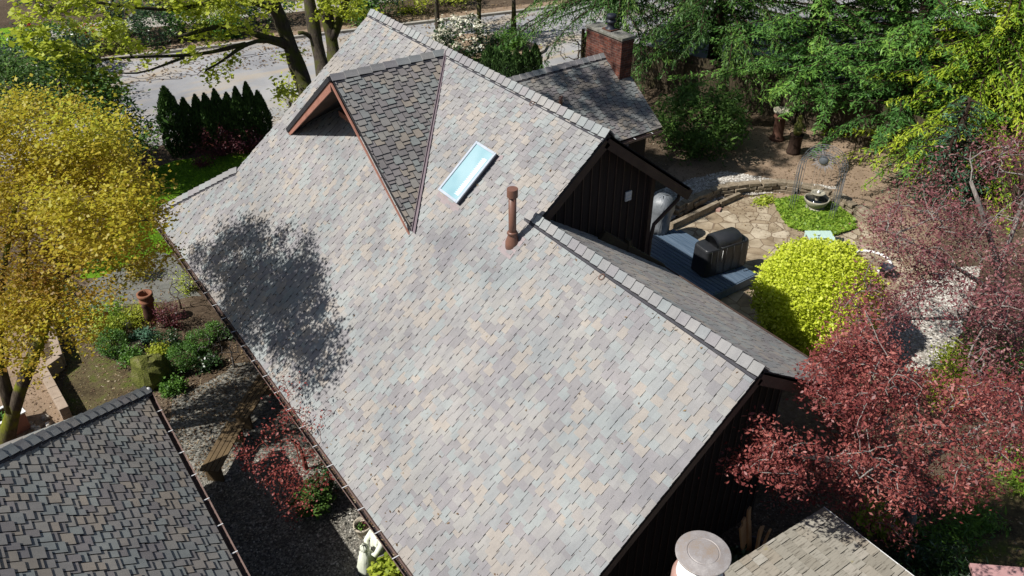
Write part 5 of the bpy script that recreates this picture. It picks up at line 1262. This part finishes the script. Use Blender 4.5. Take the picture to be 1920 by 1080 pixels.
pt2 = [([p2b, PD(1880,560,19.6), PD(1870,500,19), PD(1850,420,18.4), PD(1820,340,18)], .13, .04), ([PD(1880,560,19.6), PD(1810,510,18.8), PD(1740,470,18.2), PD(1680,440,17.8)], .07, .02), ([PD(1870,500,19), PD(1910,420,18.5), PD(1930,330,18)], .07, .02), ([PD(1880,590,20), PD(1800,600,18.5), PD(1700,600,17.4), PD(1620,600,16.8)], .06, .02)]
att = gapmask(att, 1.1, -.45, 9)
tree2('plum_tree', 'taller pinkish-red plum tree with open crown at the right edge', 'tree', p2b, pt2, att, M['lf_plum2'], M['bark_grey'], 56, .18, .066, 244, twig=.007, rmax=.05, upb=.5, aspect=.45)
for i, (px, py, r_, mt_, lab_) in enumerate(((1790,700,.5,'lf_lime','lime leaved shrub under the taller plum'), (1845,690,.8,'lf_dark','grey-green shrub under the taller plum'), (1900,740,.8,'lf_green','green shrub between the two plum trees at right edge'), (1770,760,.6,'lf_lime','yellow-green shrub between the plum crowns'))):
    shrub('garden_shrub', lab_, 'shrub', G(px, py), (r_, r_, r_*.9), M[mt_], 250+i, n=1500, size=.07, clumps=50)
for i, (px, py, r_, mt_, n_, lab_) in enumerate(((1790,1010,.45,'lf_green',900,'spiky green clump right of the plum trunk'),(1740,1040,.45,'lf_green',900,'green clump just above the shed drip edge'),(1700,1065,.5,'lf_dark',900,'dark clump between the shed and the pink roof'),(1830,985,.4,'lf_green',700,'green clump nearest the mossy lawn patch'),(1640,985,.4,'lf_lime',500,'variegated pale green plant under the plum'),(1905,900,.6,'lf_cover',1300,'bright green shrub at the lower right edge'),(1680,1000,.4,'lf_lime',500,'pale green plant left of the plum trunk'),(1770,1075,.5,'lf_dark',900,'dark green clump at the bottom beside the pink roof'))):
    shrub('perennial_clump', lab_, 'plant', G(px, py), (r_, r_, r_*.6), M[mt_], 260+i, n=n_, size=.12, clumps=40, aspect=.22 if i != 4 else .6, stems=0, upb=.2)

# --- dark rhododendron by the wing
shrub('rhododendron', 'glossy dark green rhododendron beside the wing gutter', 'shrub', G(1305,285), (2.0,1.7,1.25), M['lf_laurel'], 270, n=9000, size=.15, clumps=220, sig=.15, aspect=.35)

# --- conifers
def conifer(name, label, base, h, rad, clear, lm, seed, nb=80, droop=.35, group='tall conifers behind the yard', size=.15, lean=(0,0), frond=.6, tipbright=.3, taper=.75, per=21, keep=None):
    rng = R(seed); base = np.array(base, float); o = thing(name, label, 'conifer', base, group)
    top = base+np.array([lean[0], lean[1], h]); MB().tube([base, base+(top-base)*.3, base+(top-base)*.6, top], [.32,.26,.18,.04], 10).build('trunk', M['bark_con'], o)
    mb = MB(); PP = []; DD = []; TT = []
    for i in range(nb):
        f = (i+rng.random())/nb; z = clear+(h-clear)*f**1.45; L = rad*max(.1, (1-(z-clear)/(h-clear+.5)))**taper*rng.uniform(.65,1.12)
        a = i*2.39996+rng.normal()*.3; b0_ = base+(top-base)*(z/h); dr_ = np.array([math.cos(a), math.sin(a), 0]); sd_ = np.array([-dr_[1], dr_[0], 0])
        n_ = max(4, int(L/.22)); pts_ = []; bt_ = rng.random()
        for k in range(n_+1):
            s = k/n_; pts_.append(b0_+dr_*L*s+np.array([0,0,L*(.10*s-droop*s*s+.10*s**4)])+sd_*.12*L*math.sin(s*3+i)*s)
        mb.tube(pts_, [.035*(1-k/n_)+.008 for k in range(n_+1)], 4)
        for k in range(1, n_+1):
            s = k/n_; q = pts_[k]; fw = pts_[k]-pts_[k-1]; fw /= np.linalg.norm(fw)
            l = frond*(1.05-s*.75)*min(1, s*3+.2)*rng.uniform(.7,1.2)
            for sg in (-1, 1, 0):
                if sg == 0 and k < n_: continue
                dd = fw*.75+sd_*sg*.8+rng.standard_normal(3)*.12; dd[2] -= .25+.35*droop; dd /= np.linalg.norm(dd)
                m_ = max(3, int(l/.6*per)); u = (np.arange(m_)+rng.random(m_))/m_
                X = q+dd*(u*l)[:, None]+np.array([0,0,-1])*(u**2*l*.35*droop*2)[:, None]+rng.standard_normal((m_,3))*.035
                w3 = np.cross(dd, [0,0,1.]); side = rng.choice([-1.,1.], m_)[:, None]
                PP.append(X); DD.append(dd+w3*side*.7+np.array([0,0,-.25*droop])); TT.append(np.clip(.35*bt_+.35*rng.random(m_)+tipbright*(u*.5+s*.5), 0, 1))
    P = np.concatenate(PP); D_ = np.concatenate(DD); T_ = np.concatenate(TT)
    mb.build('branch', M['bark_con'], o)
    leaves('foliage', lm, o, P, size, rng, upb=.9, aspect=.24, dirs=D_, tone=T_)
    return o
con = [('cedar_tree', 'cedar behind the parked white car at the top', (30.0,27.5), 15, 4.6, 2.5, 'lf_cedar', 120, .5, .7),
       ('cedar_tree', 'dark cedar between the two green firs, set back', (31.5,17.8), 15, 4.6, 1.5, 'lf_cedar', 130, .5, .7),
       ('cedar_tree', 'dark drooping cedar behind the brick chimney', (24.4,26.6), 15, 5.0, 3.0, 'lf_cedar', 130, .6, .75),
       ('cedar_tree', 'cedar with drooping fronds over the shaded fence, second from left', (26.6,22.6), 15, 4.8, 2.4, 'lf_cedar', 140, .55, .7),
       ('fir_tree', 'bright green fir standing centrally behind the statues', (27.6,18.6), 14, 5.2, 1.8, 'lf_fir', 170, .22, .6),
       ('fir_tree', 'green fir rising behind the garden arch', (28.2,15.0), 14, 5.2, 1.3, 'lf_fir', 170, .20, .6),
       ('golden_cedar', 'golden-tipped cedar above the purple plum', (28.0,12.2), 8.5, 4.4, 1.0, 'lf_gold', 140, .42, .6),
       ('cedar_tree', 'dark cedar filling the top right corner', (31.4,9.0), 15, 5.2, 2.5, 'lf_cedar', 140, .5, .7),
       ('fir_tree', 'fir set back behind the golden cedar', (32.5,14.0), 15, 4.8, 3.0, 'lf_fir', 120, .38, .65),
       ('spruce_tree', 'small blue-green spruce at the golden cedar foot', (25.4,11.4), 3.6, 1.9, .3, 'lf_spruce', 80, .25, .4),
       ('fir_tree', 'tall fir between the road and the neighbour drive', (31.5,21.5), 16, 4.8, 4.5, 'lf_fir', 110, .4, .65),
       ('golden_cedar', 'second golden cedar partly behind the plum at right edge', (29.4,7.2), 8.0, 3.6, 1.2, 'lf_gold', 110, .42, .6)]
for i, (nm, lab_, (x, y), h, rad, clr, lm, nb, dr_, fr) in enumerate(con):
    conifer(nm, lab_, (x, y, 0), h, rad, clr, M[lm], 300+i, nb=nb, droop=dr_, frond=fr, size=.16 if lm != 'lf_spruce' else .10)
# neighbour's house beyond the conifers
nh = thing('neighbour_house', 'grey roofed white-walled neighbouring house glimpsed through the conifers', 'house', (48, 24, 0))
MB().box((50,22,1.5), (9,13,3.0)).build('wall', M['neigh_wall'], nh)
MB().add([(44.8,15,2.9),(44.8,29,2.9),(50,29,5.4),(50,15,5.4),(55.2,15,2.9),(55.2,29,2.9)], [(0,1,2,3)[::-1],(3,2,5,4)[::-1],(0,3,4),(1,5,2)]).build('roof', M['neigh_roof'], nh)
# white car behind the fence
def car(name, label, c, rz, mat):
    o = thing(name, label, 'car', c); ca, sa = math.cos(rz), math.sin(rz)
    def W(x, y, z): return (c[0]+x*ca-y*sa, c[1]+x*sa+y*ca, c[2]+z)
    pr = [(-2.2,.3),(-2.25,.65),(-2.1,.95),(-1.5,1.0),(-1.0,1.42),(.4,1.45),(1.05,1.0),(1.9,.9),(2.2,.65),(2.2,.3)]
    MB().prism([W(x,-.85,z) for x, z in pr], np.array(W(0,.85,0))-np.array(W(0,-.85,0))).build('body', mat, o, .06)
    mb = MB()
    for s in (-.865,.865): mb.prism([W(-1.35,s,1.0), W(-.95,s,1.34), (W(.35,s,1.37)), W(.85,s,1.0)], np.array(W(0,.01,0))-np.array(W(0,0,0)))
    mb.prism([W(.45,-.75,1.44), W(1.06,-.75,1.03), W(1.06,.75,1.03), W(.45,.75,1.44)], (0,0,.02)); mb.build('window', M['wglass'], o)
    for x in (-1.4,1.4):
        for s in (-.8,.8):
            MB().tube([W(x,s-.1,.32), W(x,s+.1,.32)], .32, 18).build('wheel', M['blackmetal'], o)
    return o
car('parked_car', 'white car parked beyond the fence, glimpsed between the cedar trunks', G(1262,108), math.radians(35), M['white'])

# --- left bed plants
for i, (px, py, r_, hh, n_, lab_) in enumerate(((217,664,.36,.36,4200,'round boxwood ball at the left end of the bed'), (347,690,.36,.33,4000,'boxwood ball beside the mossy boulder'), (376,660,.33,.30,3600,'middle boxwood of the three beneath the eave'), (404,634,.24,.24,2200,'smallest boxwood close to the house eave'))):
    o = shrub('boxwood', lab_, 'shrub', G(px, py), (r_, r_, hh), M['lf_box'], 400+i, n=n_, size=.035, clumps=160, sig=.04, group='clipped boxwoods', inner=.8)
shrub('lime_shrub', 'lime green loose shrub behind the boxwood ball', 'shrub', G(208,640), (.5,.4,.35), M['lf_lime'], 410, n=2200, size=.05, clumps=60, sig=.08)
shrub('lime_shrub', 'bright green leafy shrub left of the terracotta pot', 'shrub', G(212,610), (.45,.45,.35), M['lf_cover'], 411, n=2000, size=.055, clumps=60, sig=.08)
shrub('golden_shrub', 'golden olive shrub right behind the terracotta pot', 'shrub', G(265,602), (.6,.35,.3), M['lf_bmaple'], 412, n=2000, size=.045, clumps=60, sig=.09)
shrub('low_conifer', 'blue-green low creeping conifer below the ornament', 'shrub', G(268,640), (.35,.25,.12), M['lf_spruce'], 413, n=900, size=.06, clumps=30, sig=.06, stems=0)
shrub('red_shrub', 'small reddish shrub right of the metal bird', 'shrub', G(325,615), (.4,.35,.4), M['lf_barb'], 414, n=900, size=.04, clumps=50, sig=.07, bm=M['twig_red'], stems=8)
shrub('yellow_shrub', 'yellow-green sprig against the house eave corner', 'shrub', G(362,545), (.4,.3,.3), M['lf_lime'], 415, n=700, size=.05, clumps=30, sig=.08)
b_ = G(340,580); att = ell_clumps(R(420), b_+np.array([0,0,1.0]), (.75,.6,.75), 70, .3)
tree2('bare_shrub', 'bare twiggy shrub rising beside the eave corner', 'shrub', b_, [([b_, b_+np.array([0,0,.35])], .03, .02)], att, M['lf_lime'], M['bark_thin'], 2, .05, .04, 421, twig=.0035, rmax=.02)
b_ = G(440,690); att = ell_clumps(R(422), b_+np.array([0,0,1.0]), (.8,.7,.75), 80, .3)
tree2('bare_shrub', 'bare grey-twigged shrub leaning over the gravel by the benches', 'shrub', b_, [([b_, b_+np.array([0,0,.35])], .03, .02)], att, M['lf_lime'], M['bark_grey'], 0, .05, .04, 423, twig=.0035, rmax=.02)
b_ = G(575,880); rng = R(424); att = np.concatenate([cloud([(430,850),(520,760),(600,770),(640,860),(600,950),(540,975),(470,900)], 150, 14.8, 16.6, rng, .3), cloud([(480,700),(600,700),(640,800),(500,800)], 14, 14.6, 15.6, rng)])
tree2('japanese_maple', 'red-twigged laceleaf maple with sparse pink leaves in the alley', 'tree', b_, [([b_, b_+np.array([0,0,.3]), b_+np.array([-.05,.1,.7])], .05, .035)], att, M['lf_jm'], M['twig_red'], 13, .08, .045, 425, twig=.003, rmax=.03)
shrub('evergreen_shrub', 'glossy green shrub beside the red maple in the alley', 'shrub', G(588,958), (.36,.34,.38), M['lf_laurel'], 426, n=900, size=.08, clumps=45, sig=.07, upb=.9)
shrub('evergreen_shrub', 'second green shrub tucked under the gutter behind the first', 'shrub', G(610,925), (.3,.3,.36), M['lf_dark'], 427, n=700, size=.07, clumps=40, sig=.07)
shrub('yellow_plant', 'yellow-green leafy plant in front of the white statues', 'plant', G(735,1092), (.34,.3,.28), M['lf_lime'], 428, n=800, size=.10, clumps=40, sig=.06, upb=1, stems=3)
p = G(612,858,0); MB_ = MB().lathe(p, [(.12,0),(.14,.05),(.10,.35),(.12,.45),(.04,.5)], 14).build('garden_statuette', M['stone']); tag(MB_, 'small pale stone statuette hidden under the red-twigged maple', 'statue')

# lawn blades and mulch litter
rng = R(500); lp = [tuple(G(*q)[:2]) for q in ((495,264),(430,292),(330,302),(252,332),(205,420),(160,510),(240,510),(330,465),(400,400),(520,300))]; P = []
while len(P) < 26000:
    x = rng.uniform(min(p[0] for p in lp), max(p[0] for p in lp)); y = rng.uniform(min(p[1] for p in lp), max(p[1] for p in lp))
    if inpoly(x, y, lp): P.append((x, y, .03))
P = np.array(P); dd = rng.standard_normal((len(P),3))*.5; dd[:,2] = 1.2
stuff(leaves('grass', M['grassb'], None, P, .085, rng, upb=-.6, aspect=.16, dirs=dd), 'short bright lawn grass left of the house', 'grass')
def litter(name, region, n, size, mat, seed, label, z=.022):
    rng = R(seed); xs = [p[0] for p in region]; ys = [p[1] for p in region]; P = []
    while len(P) < n:
        x = rng.uniform(min(xs), max(xs)); y = rng.uniform(min(ys), max(ys))
        if inpoly(x, y, region): P.append((x, y, z+.015*rng.random()))
    stuff(leaves(name, mat, None, np.array(P), size, rng, upb=2.5, aspect=.5), label, 'leaf litter')
M['litter'] = leafmat('dry_leaf', [(0,(.05,.03,.018)),(.5,(.14,.085,.045)),(.85,(.24,.17,.09)),(1,(.40,.34,.24))], .1, .8)
litter('leaf_litter', [(-4,13),(2.6,13.5),(4,17),(3,22),(-4,22)], 9000, .05, M['litter'], 501, 'dry leaf litter over the left garden bed')
litter('leaf_litter', [(19,9),(27,6),(27,22),(19,24)], 9000, .06, M['litter'], 502, 'brown needles and leaves on the back yard soil')
litter('leaf_litter', [(10,-1),(22,-1),(22,7.5),(12,7.5)], 8000, .06, M['litter'], 503, 'brown leaf litter under the plum trees')
litter('leaf_litter', [(-8,41),(26,33),(28,38),(-6,48)], 5000, .12, M['litter'], 504, 'leaf litter in the planting strip across the road')

# undergrowth of the left bed and the yard edges
ug = [(150,600,.45,.22,'lf_green','low green perennials along the garden path under the maple'),(250,680,.3,.2,'lf_green','small green tuft between the boxwood ball and mossy boulder'),(318,655,.35,.25,'lf_dark','dark foliage tuft behind the mossy boulder'),
 (300,668,.25,.18,'lf_bmaple','olive tuft touching the mossy boulder'),(392,690,.3,.2,'lf_dark','dark leafy tuft on the soil by the smallest boxwoods'),(325,735,.3,.16,'lf_green','grassy tuft at the garage corner end cap'),(440,630,.3,.2,'lf_dark','dark tuft under the house eave beside the boxwoods'),
 (100,560,.6,.4,'lf_green','green shrub in the shade beneath the yellow maple'),(40,600,.6,.45,'lf_dark','dark shrub behind the yellow maple trunk'),(160,500,.7,.35,'lf_green','low green shrub on the lawn edge below the maple crown'),(262,520,.4,.3,'lf_ymaple','bronze tuft at the lawn corner near the roof hip')]
for i, (px, py, r_, h_r, mt_, lab_) in enumerate(ug):
    shrub('perennial_clump', lab_, 'plant', G(px, py), (r_, r_*.8, h_r), M[mt_], 600+i, n=900, size=.06, clumps=40, sig=.07, stems=2)

rng = R(700); P = []
for k in range(260):
    y = rng.uniform(5, 18.3); x = rng.uniform(3.5, 9) if k % 3 else rng.uniform(3.4, 4.2)
    if y < 9.9: x = min(x, 7.5)
    P.append((x, y, EZ+(x-EX)*T1+.035))
stuff(leaves('leaf_litter', M['litter'], None, np.array(P), .05, rng, upb=2, aspect=.5), 'scattered dry leaf bits on the big roof slope', 'leaf litter')
rng = R(701); n = 700; yy = rng.uniform(5, 20.8, n); xx = 3.36-rng.uniform(.01, .085, n)
stuff(leaves('leaf_litter', M['litter'], None, np.stack([xx, yy, np.full(n, 2.345)], 1), .05, rng, upb=2, aspect=.4), 'brown debris lying in the alley side roof gutter', 'leaf litter')
litter('leaf_litter', [(-6,ynear(-6)),(22,ynear(22)),(22,ynear(22)+2.2),(-6,ynear(-6)+2.2)], 5000, .07, M['litter'], 702, 'brown blossom litter along the near side of the road', .012)
litter('leaf_litter', [(1.2,13.6),(4.4,13.6),(4.4,17.2),(2.2,17.4)], 1500, .05, M['litter'], 703, 'dry leaves on the shaded gravel beside the benches')
